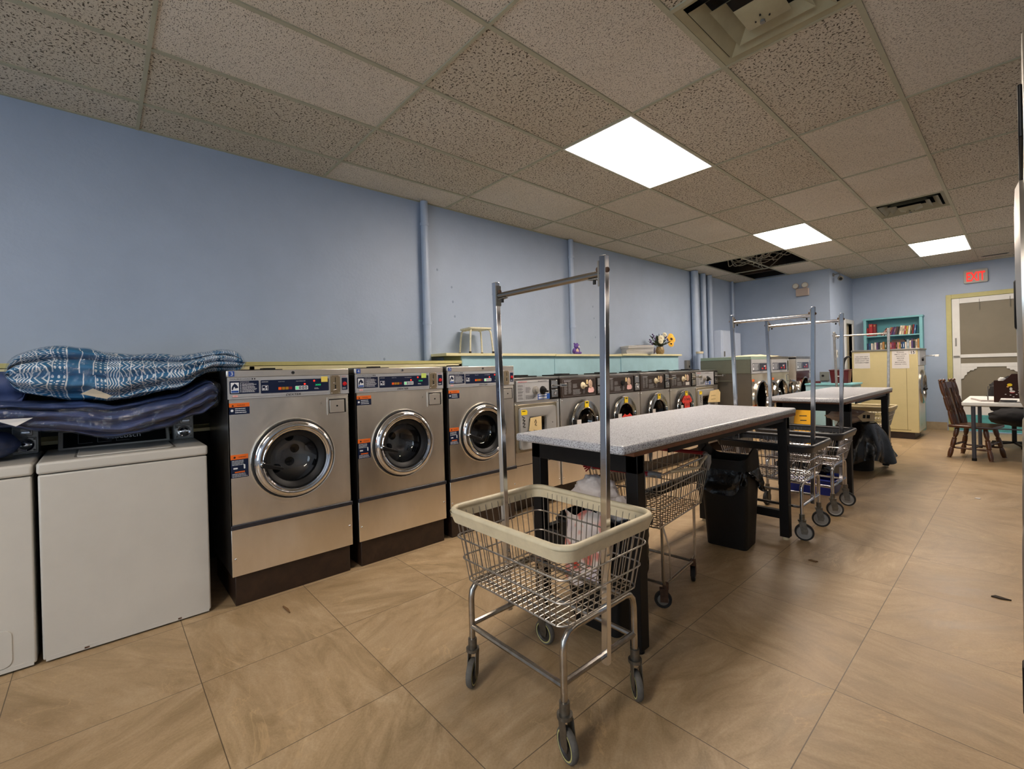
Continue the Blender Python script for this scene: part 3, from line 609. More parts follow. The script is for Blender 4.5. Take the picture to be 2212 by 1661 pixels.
make_double_washer('3', 'stainless double-load washer with number 3, nearest the white top-load washers', (1.17, .526, 0), (YNOTE, .513, .553, 1.253, 1.287))
make_double_washer('4', 'stainless double-load washer with number 4 and a green note, middle of three', (1.17, 1.264, 0), (GREENN, .500, .540, 1.256, 1.29))
make_double_washer('5', 'stainless double-load washer with number 5, partly behind the cart pole', (1.17, 1.998, 0), (PINK, .520, .558, 1.25, 1.29))

def cabinet(t, W, D, CY, CZ, r, top=1.20):
    MB().box(-D+.03, -.13, .0, W, 0, .19, BROWN).build('base', t, bevel=.003)
    holed_front(open_box(MB(), -D, 0, .004, W-.004, .18, 1.01, STEEL), .004, W-.004, .18, 1.01, CY, CZ, r, STEEL).build('cabinet', t)
    l = MB()
    for y in (.02, W-.02): l.ball((.001, y, .24), (.004, .006, .006), CHROME, 8, 5).ball((.001, y, .985), (.004, .007, .007), CHROME, 8, 5)
    l.box(-.0005, .0008, .004, W-.004, .44, .446, BLACKP); l.build('lower_seam', t)
    MB().box(-D, .0, .0, W, 1.205, 1.222, STEELD).box(-D+.02, -.02, .02, W-.02, 1.222, 1.226, mat('lid_grey', '6d716f', .4, .5)).build('top', t, bevel=.003)
    MB().box(-.40, -.14, .16, .44, 1.226, 1.238, BLACKP).box(-.36, -.24, .30, .42, 1.238, 1.247, BLACK).build('dispenser_lid', t, bevel=.003)
def coin_box(t, y0, y1, tray, out=.11):
    b = MB().box(-.3, .012, y0, y1, 1.02, 1.198, BLACKP); b.box(.012, .016, y0+.01, y1-.01, 1.115, 1.19, mat('coin_chrome', (.45, .44, .42), .2, .9)).box(.012, .02, y0+.008, y1-.012, 1.03, 1.105, mat('coin_chrome', '', 0)); b.cyl((.02, (y0+y1)/2, 1.065), (.026, (y0+y1)/2, 1.065), .014, CHROME, 12)
    cb = b.build('coin_box', t, bevel=.003)
    if tray:
        s = MB().box(.0, out, y0+.02, y1-.005, 1.135, 1.147, mat('coin_chrome', '', 0)).box(out-.015, out, y0+.015, y1, 1.128, 1.158, mat('coin_chrome', '', 0)); s.build('coin_slide', cb, bevel=.003)
def make_brown_washer(label, loc, W, kind):
    t = thing('front_load_washer', label, 'washing machine', loc, 0, 'row of round-door stainless washers behind the folding table'); cabinet(t, W, .56, .345, .765, .19)
    p = MB().box(-.3, .004, .0, W-.13, 1.012, 1.204, BROWNP).box(-.28, .002, W-.14, W, 1.012, 1.204, BROWNP); P0 = PX(.004)
    for z in (1.025, 1.19): p.quad(.03, W-.15, z, z+.0015, GREYP, P0, .0008)
    for x in (.03, W-.15): p.quad(x, x+.0015, 1.025, 1.19, GREYP, P0, .0008)
    bars(p, .05, .16, 1.178, 2, .008, WHITEI, P0, seed=2); bars(p, .05, .10, 1.158, 16, .0075, GREYP, P0, seed=3); bars(p, .11, .16, 1.158, 15, .0075, GREYP, P0, seed=6); bars(p, .18, .25, 1.14, 6, .007, GREYP, P0, seed=5); bars(p, .18, .32, 1.085, 7, .0075, GREYP, P0, seed=8)
    bars(p, .335, .37, 1.085, 5, .01, GREYP, P0, seed=9)
    CP = p.build('control_panel', t, bevel=.003)
    if kind != 1: tag(MB().lathe([(.036, 0), (.034, .008), (.02, .012), (.016, .028), (0, .030)], CREAMV, 20, PX(.004, .335, 1.123)).box(.03, .036, .325, .368, 1.11, 1.125, CREAMV).build('dial', CP), 'cream dial')
    else: MB().lathe([(.03, 0), (.028, .012), (0, .014)], BLACK, 18, PX(.004, .335, 1.123)).build('dial', CP)
    MB().label(.39, .418, 1.135, 1.18, MANILA, PX(.004)).build('switch', CP)
    MB().lathe([(.030, 0), (.026, .006), (0, .008)], mat('egg_sticker', 'b59a86', .5, var=.35, vscale=60), 20, PX(.004, .455, 1.135) @ Matrix.Scale(1.5, 4, (0, 1, 0))).build('oval_sticker', CP)
    if kind in (0, 1): tag(MB().prism([(.415, 1.055), (.435, 1.045), (.5, 1.048), (.515, 1.07), (.5, 1.098), (.47, 1.108), (.425, 1.095)], .002, PINK, PX(.004)).build('pink_note', CP), 'pink paper note')
    if kind == 3: MB().label(.40, .50, 1.04, 1.08, PAPER, PX(.004)).build('paper_note', CP)
    coin_box(t, W-.125, W-.02, kind in (2, 3))
    A = PX(0, .345, .765); MB().lathe([(.218, 0), (.222, .012), (.212, .02)], BLACKR, 40, A @ Matrix.Translation((-.008, 0, 0))).build('door_gasket', t)
    d = MB().lathe([(.212, .0), (.213, .022), (.205, .036), (.19, .040), (.15, .034), (.138, .040), (.130, .036), (.128, .0)], mat('polished_steel', (.46, .44, .40), .14, 1), 48, A).build('door', t)
    MB().lathe([(.13, .02), (.12, .005), (.10, -.03), (.0, -.05)], GLASSD, 32, A).build('door_glass', d); MB().lathe([(.133, -.01), (.19, -.02), (.19, -.28), (0, -.3)], mat('drum_dark', '4a4742', .3, 1), 32, A).build('drum', d)
    MB().box(.03, .055, .49, .508, .74, .80, CHROME).build('hinge', d, bevel=.004); tag(MB().label(.315, .375, .905, .965, YELLOW, PX(.041)).label(.325, .365, .945, .957, BLACKI, PX(.0415)).build('yellow_tag', d), 'yellow warning tag'); MB().label(.185, .25, .71, .79, PAPER, PX(.042)).build('paper_label', d)
    MB().box(.03, .06, .135, .16, .70, .80, BLACK).build('latch', d, bevel=.004)
    if kind in (1, 3):
        dz = 0 if kind == 3 else -.13; sh = [(.215, .835), (.255, .885), (.30, .915), (.33, .90), (.365, .90), (.395, .915), (.44, .885), (.48, .835), (.44, .805), (.415, .83), (.41, .66), (.28, .66), (.275, .83), (.25, .805)]
        r = MB().prism([(a, c2+dz) for a, c2 in sh], .0015, REDP, PX(.046)); r.text("I'm Feeling", .052, BLACKI, PX(.046), .345, .845+dz, 'C', width=.165, bold=.015).text('Out of', .058, BLACKI, PX(.046), .345, .775+dz, 'C', width=.105, bold=.015).text('Order', .058, BLACKI, PX(.046), .345, .705+dz, 'C', width=.1, bold=.015); tag(r.build('out_of_order_note', d), 'red shirt-shaped paper note')
    return t
make_brown_washer('brown-panelled round-door washer next to the washer with a square grey door', (1.17, 3.292, 0), .68, 0)
make_brown_washer('brown-panelled round-door washer with a red note hanging low in its window', (1.17, 3.982, 0), .68, 1)
make_brown_washer('brown-panelled round-door washer without a red note, between two washers carrying red notes', (1.17, 4.672, 0), .66, 2)
make_brown_washer('brown-panelled round-door washer with a red note over its window, near the row end', (1.17, 5.342, 0), .68, 3)
def make_grey_washer(label, loc, W, far):
    t = thing('front_load_washer', label, 'washing machine', loc, 0, 'square-door washers with grey control panels'); cabinet(t, W, .56, .272, .775, .17); P0 = PX(.008)
    p = MB().box(-.3, .008, .03, W-.14, 1.012, 1.20, GREYP).box(-.28, .002, W-.14, W, 1.012, 1.204, BLACKP).box(-.28, .002, 0, .03, 1.012, 1.204, STEELD); p.quad(.035, W-.145, 1.178, 1.1795, BLACKI, P0, .0008); bars(p, .05, .2, 1.186, 1, .012, RED, P0, seed=1); bars(p, .3, .42, 1.186, 1, .012, BLACKI, P0, seed=2)
    for k in range(5): bars(p, .045, .115, 1.158-k*.028, 3, .007, BLACKI, P0, seed=k)
    p.quad(.125, .1262, 1.02, 1.175, BLACKI, P0, .0008); bars(p, .14, .21, 1.135, 7, .0075, BLACKI, P0, seed=9); bars(p, .14, .27, 1.062, 5, .0075, BLACKI, P0, seed=11)
    CP = p.build('control_panel', t, bevel=.003)
    MB().lathe([(.04, 0), (.036, .01), (.022, .013), (.018, .03), (0, .032)], mat('grey_dial', '8a8781', .4), 20, PX(.008, .265, 1.108)).build('dial', CP); tag(MB().lathe([(.04, 0), (.036, .01), (.024, .014), (.02, .034), (0, .036)], BLACK, 20, PX(.008, .362, 1.103)).box(.03, .048, .35, .40, 1.085, 1.10, BLACK).build('dial', CP), 'black dial')
    b = MB().label(.295, .455, 1.02, 1.07, BLUEL, PX(.008)); bars(b, .305, .445, 1.052, 1, .022, WHITEI, PX(.008), .0016, .6, 3); bars(b, .305, .445, 1.026, 1, .03, WHITEI, PX(.008), .0016, .6, 4); tag(b.build('blue_sticker', CP), 'blue sticker with white lettering')
    coin_box(t, W-.125, W-.02, True, .13)
    fr = MB(); y0, y1, z0, z1 = .015, .545, .56, .985
    for q in ((y0, y0+.03, z0, z1), (y1-.03, y1, z0, z1), (y0+.03, y1-.03, z0, z0+.03), (y0+.03, y1-.03, z1-.03, z1)): fr.box(-.002, .010, *q, mat('frame_beige', 'a89d86', .3, .7))
    fr.build('door_frame', t, bevel=.003)
    A = PX(0, .272, .775); R0 = .135; n = 40; oy0, oy1, oz0, oz1 = .045, .51, .585, .958; poly = rrect(oy0, oy1, oz0, oz1, .03, 9)
    poly = sorted(poly, key=lambda q: math.atan2(q[1]-.775, q[0]-.272)); n = len(poly); ang0 = [math.atan2(q[1]-.775, q[0]-.272) for q in poly]
    dm = MB(); vs = []
    for xx, rk in ((.01, 'o'), (.032, 'o'), (.036, 'p'), (.036, R0+.02), (.026, R0), (.0, R0-.005)):
        for (py, pz), a in zip(poly, ang0):
            if rk == 'o': vs.append((xx, py, pz))
            elif rk == 'p': vs.append((xx, .272+(py-.272)*.985, .775+(pz-.775)*.985))
            else: vs.append((xx, .272+rk*math.cos(a), .775+rk*math.sin(a)))
    fs = [(k*n+i, k*n+(i+1) % n, (k+1)*n+(i+1) % n, (k+1)*n+i) for k in range(5) for i in range(n)]; d = dm.add(vs, fs, mat('door_grey', '9b9a97', .35)).build('door', t)
    MB().lathe([(R0-.003, .015), (.12, .0), (.09, -.03), (0, -.045)], GLASSD, 32, A).build('door_glass', d); MB().lathe([(R0, -.002), (.19, -.02), (.19, -.28), (0, -.3)], mat('drum_dark', '', 0), 32, A).build('drum', d)
    MB().ball((.036, .455, .80), (.003, .005, .005), BLACK, 8, 6).build('screw', d)
    tag(MB().prism([(.055, .895), (.125, .895), (.13, .925), (.115, .94), (.055, .94)], .0015, YELLOW, PX(.036)).quad(.065, .105, .925, .932, BLACKI, PX(.036), .002).build('yellow_tag', d), 'yellow warning tag')
    hb = MB().box(.035, .075, .065, .12, .715, .745, BLACK).ball((.07, .11, .735), (.02, .04, .02), BLACK); hb.build('handle', d, bevel=.005)
    sc = MB()
    for k in range(3): sc.tube([(.037, .065+k*.012, .885-k*.03), (.037, .095, .87-k*.03), (.037, .07, .855-k*.03), (.037, .10, .845-k*.03)], .003, BLACKI, 5)
    sc.build('marker_scrawl', d)
    cd = MB()
    if far: cd.prism([(.22, .78), (.60, .76), (.62, .90), (.56, .945), (.30, .93)], .003, MANILA, PX(.07)); bars(cd, .32, .5, .86, 2, .05, mat('pencil', '9a8458', .7), PX(.07), .0035, .2, 3)
    else: cd.prism([(.12, .72), (.29, .72), (.29, .87), (.15, .865), (.14, .80)], .003, MANILA, PX(.05)); cd.tube([(.054, .20, .82), (.054, .215, .845), (.054, .225, .82), (.054, .205, .80), (.054, .225, .79)], .003, BLACKI, 5).tube([(.054, .19, .755), (.054, .20, .735), (.054, .215, .75)], .003, BLACKI, 5)
    tag(cd.build('card_note', d), 'manila card hung on the door'); return t
make_grey_washer('square-door washer with grey control panel, right beside washer number 5', (1.15, 2.70, 0), .59, False)
make_grey_washer('square-door washer with a large manila card, at the far end of the row', (1.15, 6.045, 0), .70, True)

# big washers with open doors beyond the row
def make_big_washer(label, loc, W, green, red=False):
    t = thing('front_load_washer', label, 'washing machine', loc, 0, 'large washers with doors ajar beyond the row'); D = .74
    MB().box(-D+.04, -.06, .01, W-.01, 0, .15, BROWN).build('base', t)
    side = SAGE if green else STEEL
    open_box(MB(), -D, -.005, 0, W, .14, 1.385, mat('taupe_side', '6d675c', .4, .4, var=.06) if green else STEEL).build('cabinet', t)
    if green: MB().box(-D-.004, -.014, -.004, W+.004, 1.16, 1.36, SAGE).build('upper_band', t, bevel=.004); MB().box(-D, .002, -.006, W+.002, 1.36, 1.405, mat('mint_trim', '869a8b', .4)).build('top', t, bevel=.004)
    else: MB().box(-D, .002, 0, W, 1.36, 1.405, STEELD).build('top', t, bevel=.004)
    if green:
        sp = MB(); sp.tube([(x, -.002, z) for x, z in rrect(-.62, -.24, .3, 1.05, .05, 5)], .004, SAGE, 6, True); sp.build('side_panel', t)
    n = 36; CY, CZ = W/2-.03, .78; r0 = .25; vs = []; fs = []; z0, z1 = .16, 1.15
    for k in range(n):
        a = 2*PI*k/n; dx, dz = math.cos(a), math.sin(a); s = min(((W-CY)/dx if dx > 1e-6 else -CY/dx if dx < -1e-6 else 9), ((z1-CZ)/dz if dz > 1e-6 else (z0-CZ)/dz if dz < -1e-6 else 9)); vs += [(0, CY+r0*dx, CZ+r0*dz), (0, CY+dx*s, CZ+dz*s)]
    fs = [(2*k, 2*k+1, (2*k+3) % (2*n), (2*k+2) % (2*n)) for k in range(n)]
    for ca, cz in ((0, z0), (W, z0), (W, z1), (0, z1)):
        vs.append((0, ca, cz)); i = len(vs)-1; k = min(range(n), key=lambda q: (math.atan2(cz-CZ, ca-CY)-2*PI*q/n) % (2*PI)); fs.append((2*k+1, i, (2*k+3) % (2*n)))
    MB().add(vs, fs, STEEL).build('front_panel', t); A = PX(0, CY, CZ)
    MB().lathe([(.265, 0), (.27, .03), (.25, .04), (.24, .02), (.235, -.02)], mat('polished_steel', '', 0), 40, A).build('door_collar', t)
    MB().lathe([(.24, -.01), (.30, -.05), (.30, -.4), (0, -.42)], mat('drum_dark', '', 0), 36, A).build('drum', t)
    P0 = PX(.006); p = MB().box(-.01, .006, .0, W, 1.155, 1.36, GREYP); p.rprism(.03, W*.36, 1.19, 1.305, .006, .0015, mat('slate_panel', '3b3f49', .4) if green else NAVY, P0).rprism(W*.38, W-.12, 1.19, 1.305, .006, .0015, NAVY, P0)
    p.text('DEXTER', .02, BLACKI, P0, W*.5, 1.165, 'C', shear=.25, width=.10); bars(p, .10, W*.34, 1.29, 9, .011, WHITEI, P0, .002, seed=2); p.quad(.04, .085, 1.205, 1.29, WHITEI, P0, .002); p.quad(.05, .075, 1.24, 1.28, NAVY, P0, .0025)
    p.quad(W*.5, W*.5+.06, 1.215, 1.235, RED, P0, .002).prism([(W*.66, 1.21), (W*.74, 1.21), (W*.72, 1.28)], .001, RED, P0, .0016)
    for k in range(3): p.quad(W*.62+k*.03, W*.62+k*.03+.02, 1.25, 1.27, WHITEI, P0, .002)
    p.build('control_panel', t, bevel=.003); MB().box(0, .01, W-.1, W-.03, 1.17, 1.34, CHROME).box(.01, .0115, W-.07, W-.062, 1.25, 1.31, DKIN).build('coin_slot', t, bevel=.003)
    MB().box(.0, .012, W-.13, W-.03, 1.0, 1.11, STEELD).box(.012, .014, W-.12, W-.05, 1.01, 1.1, STEEL).build('soap_drawer', t, bevel=.003)
    for z in (1.04, .66): tag(MB().label(.02, .10, z-.07, z, NAVY if z < 1 else mat('grey_label', '6a645c', .5), PX(0)).label(.02, .10, z, z+.035, ORANGE, PX(0)).build('warning_label', t), 'orange-topped warning sticker')
    if red: MB().label(.0, W*.9, .98, 1.15, mat('dark_red_steel', '5b1d17', .25, .8), PX(.0005)).build('red_band', t)
    # open door, hinged on the right, swung out towards the aisle
    oa = R(10 if red else 24); ca, sa = math.cos(oa), math.sin(oa); B = plane((.05+.27*sa, CY+.285-.27*ca, CZ), (-sa, ca, 0), (0, 0, 1))
    d = MB().lathe([(.255, -.02), (.258, .01), (.245, .04), (.225, .045), (.205, .03), (.2, -.01)], CHROME, 44, B).build('open_door', t)
    MB().lathe([(.205, .0), (.18, .02), (.15, .08), (.08, .11), (0, .12)], GLASSD, 32, B).build('door_glass', d); MB().box(.0, .07, CY+.27, CY+.30, CZ-.06, CZ+.06, STEELD).build('hinge', d); MB().box(-.02, .02, -.05, .05, .02, .05, BLACK, B @ Matrix.Translation((-.225, 0, 0))).build('handle', d)
    return t
make_big_washer('large sage-sided washer with its round door ajar, nearest of the three beyond the row', (1.55, 6.94, 0), .75, True)
make_big_washer('large steel washer with its round door ajar, under the cream towel, middle of three', (1.55, 7.73, 0), .78, False)
make_big_washer('large steel washer with a dark red band and its door ajar, below the emergency light', (1.55, 8.90, 0), .78, False, True)
b = MB(); rn = random.Random(5)
b.grid(lambda u, v: (1.18+.33*v, 7.02+1.33*u, 1.409+.020*(1-abs(2*v-1)**4)*(1-abs(2*u-1)**6)+.010*NZ.noise((u*5, v*4, 2))*(1-abs(2*u-1)**4)+(.012*math.exp(-((u-.42)/.08)**2))*(1-abs(2*v-1)**4)), 44, 18, mat('towel', 'd6c7a4', .8, var=.12, vscale=9, bump=.3, bscale=120)); tag(b.build('towel', ang=80), 'folded cream towel lying on top of the large washers', 'towel')

# ------------------------------------------------------------------ white machines at the left
def make_white(name, label, loc, W, coin, dryer):
    t = thing(name, label, 'washing machine' if not dryer else 'dryer', loc); D = .555; dirt = mat('white_enamel', '', 0)
    MB().box(-D, 0, 0, W, .016, .868, WHITEE).build('cabinet', t, bevel=.008, bseg=3)
    for x in (-.05, -D+.06):
        for y in (.05, W-.05): MB().cyl((x, y, 0), (x, y, .02), .018, BLACK, 10).build('foot', t)
    MB().box(-.012, .001, .01, W-.01, .010, .03, WHITEE).box(-.008, .002, .14, .158, .014, .022, RUST).box(-.008, .002, W-.15, W-.134, .014, .022, RUST).build('toe_edge', t)
    tp = MB(); tp.box(-D, .006, -.004, W+.004, .872, .926, WHITEE); tp.build('top', t, bevel=.012, bseg=4)
    if not dryer: l = MB().rprism(-.40, -.06, .13, W-.14, .03, .008, WHITEE, Matrix.Translation((0, 0, .924))); lo = l.build('lid', t, bevel=.004); MB().rprism(-.41, -.05, .12, W-.13, .035, .001, mat('seam_grey', '6f6d68', .6), Matrix.Translation((0, 0, .9255))).build('lid_seam', t)
    k0, k1 = (.045, .535) if not dryer else (.05, W-.18)
    c2 = MB().add([(-D+.005, k0, .92), (-.46, k0, .92), (-.52, k0, 1.02), (-D+.005, k0, 1.02), (-D+.005, k1, .92), (-.46, k1, .92), (-.52, k1, 1.02), (-D+.005, k1, 1.02)], [(0, 3, 2, 1), (4, 5, 6, 7), (0, 1, 5, 4), (1, 2, 6, 5), (2, 3, 7, 6), (3, 0, 4, 7)], WHITEE); CN = c2.build('console', t, bevel=.006)
    M = plane((-.459, k0, .924), (0, 1, 0), (-.06, 0, .1)); f = MB().quad(.02, k1-k0-.02, .012, .105, BLACK, M, .001); 
    for x in (.08, .16, .24): f.quad(x, x+.06, .03, .031, GREYP, M, .002); f.quad(x, x+.0012, .03, .09, GREYP, M, .002)
    f.text('Huebsch', .04, WHITEI, M, .20, .045, width=.15, h=.002); f.build('control_panel', CN)
    y0, y1 = coin; cb = MB().box(-.55, -.43, y0, y1, .926, 1.075, mat('coin_grey', '8d8d8a', .35, .5)).box(-.432, -.424, y0+.008, y1-.008, .936, 1.012, mat('coin_plate2', 'a2a19d', .3, .7)).box(-.432, -.420, y0+.03, y1-.02, 1.022, 1.06, STEELD)
    CB = cb.build('coin_box', t, bevel=.003); M = PX(-.424, (y0+y1)/2, .974); MB().lathe([(.034, 0), (.032, .006), (.024, .003), (.016, .010), (.006, .012), (0, .012)], CHROME, 20, M).build('lock', CB)
    sc = MB()
    for yy in (y0+.016, y1-.016):
        for zz in (.946, 1.002): sc.ball((-.423, yy, zz), (.003, .005, .005), GREYM, 8, 5)
    sc.build('screws', CB); MB().box(-.42, -.37, y0+.035, y1-.025, 1.035, 1.05, CHROME).build('coin_slide', CB, bevel=.003)
    if dryer: tag(MB().rprism(W-.31, W-.075, .032, .20, .03, .004, WHITEE, PX(.0)).build('lint_door', t, bevel=.002), 'rounded lower access door')
    return t
make_white('top_load_washer', 'white top-load washer under the stack of bagged comforters', (1.12, -.226, 0), .655, (.55, .65), False)
make_white('coin_dryer', 'white machine cut by the left photo edge, with a rounded low access door', (1.112, -.905, 0), .66, (.56, .655), True)

def lump(b, fn_top, fn_bot, y0, y1, xc, a, m, layers, seed, nu=150, nv=170, amp=.012, uv=False, end=.06, xsag=None):
    """folded soft slab along y: closed cross-section in xz with fold grooves on its flanks"""
    def P(u, v):
        yy = y0+(y1-y0)*u; e = min(u, 1-u)*(y1-y0); k = math.sqrt(max(0, 1-(1-min(1, e/end))**2)); zt, zb = fn_top(yy), fn_bot(yy); zc = (zt+zb)/2; hz = (zt-zb)/2*max(k, .02); ax = (a(yy) if callable(a) else a)*(.75+.25*k)
        t = 2*PI*v; c2, s2 = math.cos(t), math.sin(t); p = .55
        x = math.copysign(abs(c2)**p, c2); z = math.copysign(abs(s2)**p, s2)
        groove = (1-abs(math.cos(layers*PI*(z+1)/2+.5*math.sin(yy*6+seed))))**1.4 if layers else 0; groove = groove if abs(z) < .93 else 0
        w0 = 0
        w = NZ.noise((yy*6+seed, x*2.5, z*2))*amp*1.6+NZ.noise((yy*17, x*6+seed, z*6))*amp*.8+NZ.noise((yy*4.2, x*14, z*14+seed))*amp*.5
        return (xc+x*ax-.10*groove*abs(x)*(1 if x > 0 else .3)+w*x+(xsag(yy) if xsag else 0), yy+w*.3, zc+z*hz+w*z*.8)
    b.grid(P, nu, nv, m, False, True, uv)
    n = len(b.v); 
    b.f.append(tuple(range(n-nu*nv, n-nu*nv+nv))); b.mi.append(b.idx(m)); b.f.append(tuple(range(n-1, n-nv-1, -1))); b.mi.append(b.idx(m)); return b
def itp(tab):
    def f(y):
        if y <= tab[0][0]: return tab[0][1]
        for (a, p), (c2, q) in zip(tab, tab[1:]):
            if y <= c2: s = (y-a)/(c2-a); s = s*s*(3-2*s); return p+(q-p)*s
        return tab[-1][1]
    return f
pt = itp([(-.34, 1.42), (-.16, 1.468), (.14, 1.428), (.33, 1.425), (.54, 1.452), (.66, 1.42)]); pb = itp([(-.34, 1.255), (-.1, 1.215), (.05, 1.19), (.3, 1.24), (.50, 1.338), (.66, 1.342)])
T1 = thing('comforter', 'teal comforter with white tribal print in a clear bag, on top of the navy one', 'comforter', (0, 0, 0))
lump(MB(), pt, pb, -.325, .645, .85, .25, TRIBAL, 3, 3, uv=True).build('cloth', T1, ang=180)
sh = MB(); lump(sh, lambda y: pt(y)+.006, lambda y: pb(y)-.004, -.331, .652, .85, .258, BAGM, 0, 3, 70, 60, .012, end=.05); tag(sh.build('plastic_bag', T1, ang=180), 'clear plastic bag')
MB().add([(1.085, -.075, 1.235), (1.09, .02, 1.205), (1.09, .04, 1.22), (1.085, -.03, 1.26)], [(0, 1, 2, 3)], mat('care_tag', 'b5ab97', .7)).build('care_tag', T1)
nt_ = itp([(-.9, 1.20), (-.35, 1.205), (-.1, 1.19), (.06, 1.165), (.3, 1.21), (.47, 1.285)]); nb_ = itp([(-.9, 1.12), (-.35, 1.095), (-.2, 1.065), (.06, 1.0), (.25, 1.03), (.40, 1.088), (.47, 1.13)])
T2 = thing('comforter', 'navy quilted comforter in a clear bag, sagging over the white top-load washer', 'comforter', (0, 0, 0))
nb = MB(); lump(nb, nt_, nb_, -.95, .505, .84, .265, NAVYC, 3, 9); lump(nb, itp([(-.95, 1.36), (-.33, 1.355)]), itp([(-.95, 1.12), (-.3, 1.14)]), -.95, -.285, .72, .14, NAVYC, 1, 4, 50, 40); nb.build('cloth', T2, ang=180)
sh = MB(); lump(sh, lambda y: nt_(y)+.005, lambda y: nb_(y)-.006, -.97, .52, .84, .278, BAGM, 0, 9, 80, 60, .014, end=.05); tag(sh.build('plastic_bag', T2, ang=180), 'clear plastic bag')
MB().add([(1.10, -.36, 1.135), (1.105, -.235, 1.135), (1.105, -.29, 1.10)], [(0, 1, 2)], PAPER).build('paper_ticket', T2)
T3 = thing('laundry_bag', 'small clear plastic bag of dark cloth at the left photo edge', 'bag', (.86, -.43, .927)); b = MB(); b.grid(lambda u, v: tuple(Vector((.13, .12, .075))*1*0+Vector((.13*math.sin(PI*v)*math.cos(2*PI*u)*(1+.15*NZ.noise((u*7, v*7, 1))), .125*math.sin(PI*v)*math.sin(2*PI*u)*(1+.15*NZ.noise((u*9, v*7, 5))), .075-.074*math.cos(PI*v)*(1+.0*u)))), 26, 14, NAVYC, True); b.build('laundry', T3, ang=180)
b = MB(); b.grid(lambda u, v: (.145*math.sin(PI*v)*math.cos(2*PI*u)*(1+.25*NZ.noise((u*9, v*8, 2))), .14*math.sin(PI*v)*math.sin(2*PI*u)*(1+.25*NZ.noise((u*11, v*8, 7))), .085-.083*math.cos(PI*v)), 30, 16, BAGM, True); b.build('plastic_bag', T3, ang=180)

# ------------------------------------------------------------------ shelves behind the washers
t = thing('storage_shelf', 'long low pale yellow shelf behind the numbered washers', 'shelf', (XW, -1.2, 0)); L = 3.78
MB().box(0, .34, 0, L, 1.375, 1.402, OLIVE).build('top_board', t, bevel=.002)
MB().box(.315, .335, 0, L, 1.335, 1.372, PALEY).build('front_rail', t, bevel=.002)
for y in (.0, 1.97, 3.745): MB().box(.30, .335, y, y+.035, .05, 1.375, PALEY).build('post', t, bevel=.002)
MB().box(0, .33, 3.765, L, 0, 1.374, OLIVE).build('end_panel', t); MB().box(0, .01, 0, 3.0, 0, 1.37, DKIN).build('back_panel', t); MB().box(.05, .06, 3.0, 3.74, .8, 1.36, TEAL).build('teal_back_panel', t)
MB().box(0, .32, 0, L-.02, .95, .97, PALEY).build('lower_board', t)
for i, (y0, y1, x1, z0, lab) in enumerate(((2.40, 3.92, .545, 1.447, 'left section of the teal-fronted high shelf, with the white stool on it'), (3.90, 5.22, .55, 1.445, 'middle section of the teal-fronted high shelf, with the purple plush bear on it'), (5.20, 6.80, .56, 1.452, 'right section of the teal-fronted high shelf, with the flowers on it'))):
    t = thing('storage_shelf', lab, 'shelf', (XW, y0, 0), group='teal-fronted high shelf sections'); dx = x1-XW; yl = .20 if i == 0 else .01; W = y1-y0
    MB().box(0, dx+.02, 0, W, z0, z0+.026, PALEY).build('top_board', t, bevel=.002); MB().box(dx-.03, dx-.012, yl, W-.06 if i == 2 else W-.012, .62, z0, TEAL).build('front_panel', t, bevel=.001)
    MB().box(0, dx-.03, W-.08, W-.06, .6, z0, TEAL).build('end_panel', t)
    MB().box(0, dx-.03, yl, yl+.02, .6, z0, OLIVE if i == 0 else TEAL).build('side_panel', t)
ZS = 1.4735
t = thing('step_stool', 'small white metal stool standing on the high shelf', 'stool', (.40, 2.88, ZS), R(-57)); SW = mat('stool_white', 'cfc9ae', .45, var=.15, vscale=30)
MB().rprism(-.125, .125, -.125, .125, .02, .018, SW, Matrix.Rotation(R(45), 4, 'Z'), .245).build('seat', t, bevel=.004)
for k in range(4):
    a = PI/2*k; c2, s2 = math.cos(a), math.sin(a); lo = MB().tube([(.10*c2, .10*s2, .245), (.14*c2, .14*s2, .243), (.158*c2, .158*s2, .22), (.166*c2, .166*s2, .17), (.182*c2, .182*s2, .012)], .0095, SW, 10).build('leg', t); MB().cyl((.182*c2, .182*s2, 0), (.182*c2, .182*s2, .02), .013, BLACKR, 12).build('rubber_foot', lo)
t = thing('plush_bear', 'small purple plush bear sitting on the high shelf', 'plush toy', (.42, 4.42, ZS-.002)); PU = mat('purple_plush', '6a4f9a', .95, var=.15, vscale=60, bump=.5, bscale=150); PC = mat('cream_plush', 'd3b8a0', .95)
b = MB().ball((0, 0, .042), (.04, .04, .042), PU).ball((.02, .0, .105), (.034, .034, .032), PU).ball((.01, -.026, .134), (.012, .012, .012), PU).ball((.01, .026, .134), .012, PU)
for s in (-1, 1): b.ball((.045, s*.03, .018), (.03, .017, .017), PU).ball((.022, s*.042, .055), (.014, .014, .028), PU)
b.build('body', t, ang=180); MB().ball((.048, .012, .098), (.014, .017, .013), mat('white_plush', 'd8d2cc', .95)).ball((.032, 0, .045), (.016, .024, .026), PC).build('muzzle_and_tummy', t, ang=180); MB().ball((.062, .014, .103), .004, BLACK, 8, 6).ball((.045, -.008, .118), .004, BLACK, 8, 6).ball((.043, .022, .118), .004, BLACK, 8, 6).build('face', t)
rn = random.Random(3); WB = mat('white_booklet', 'cfccc8', .6, var=.04)
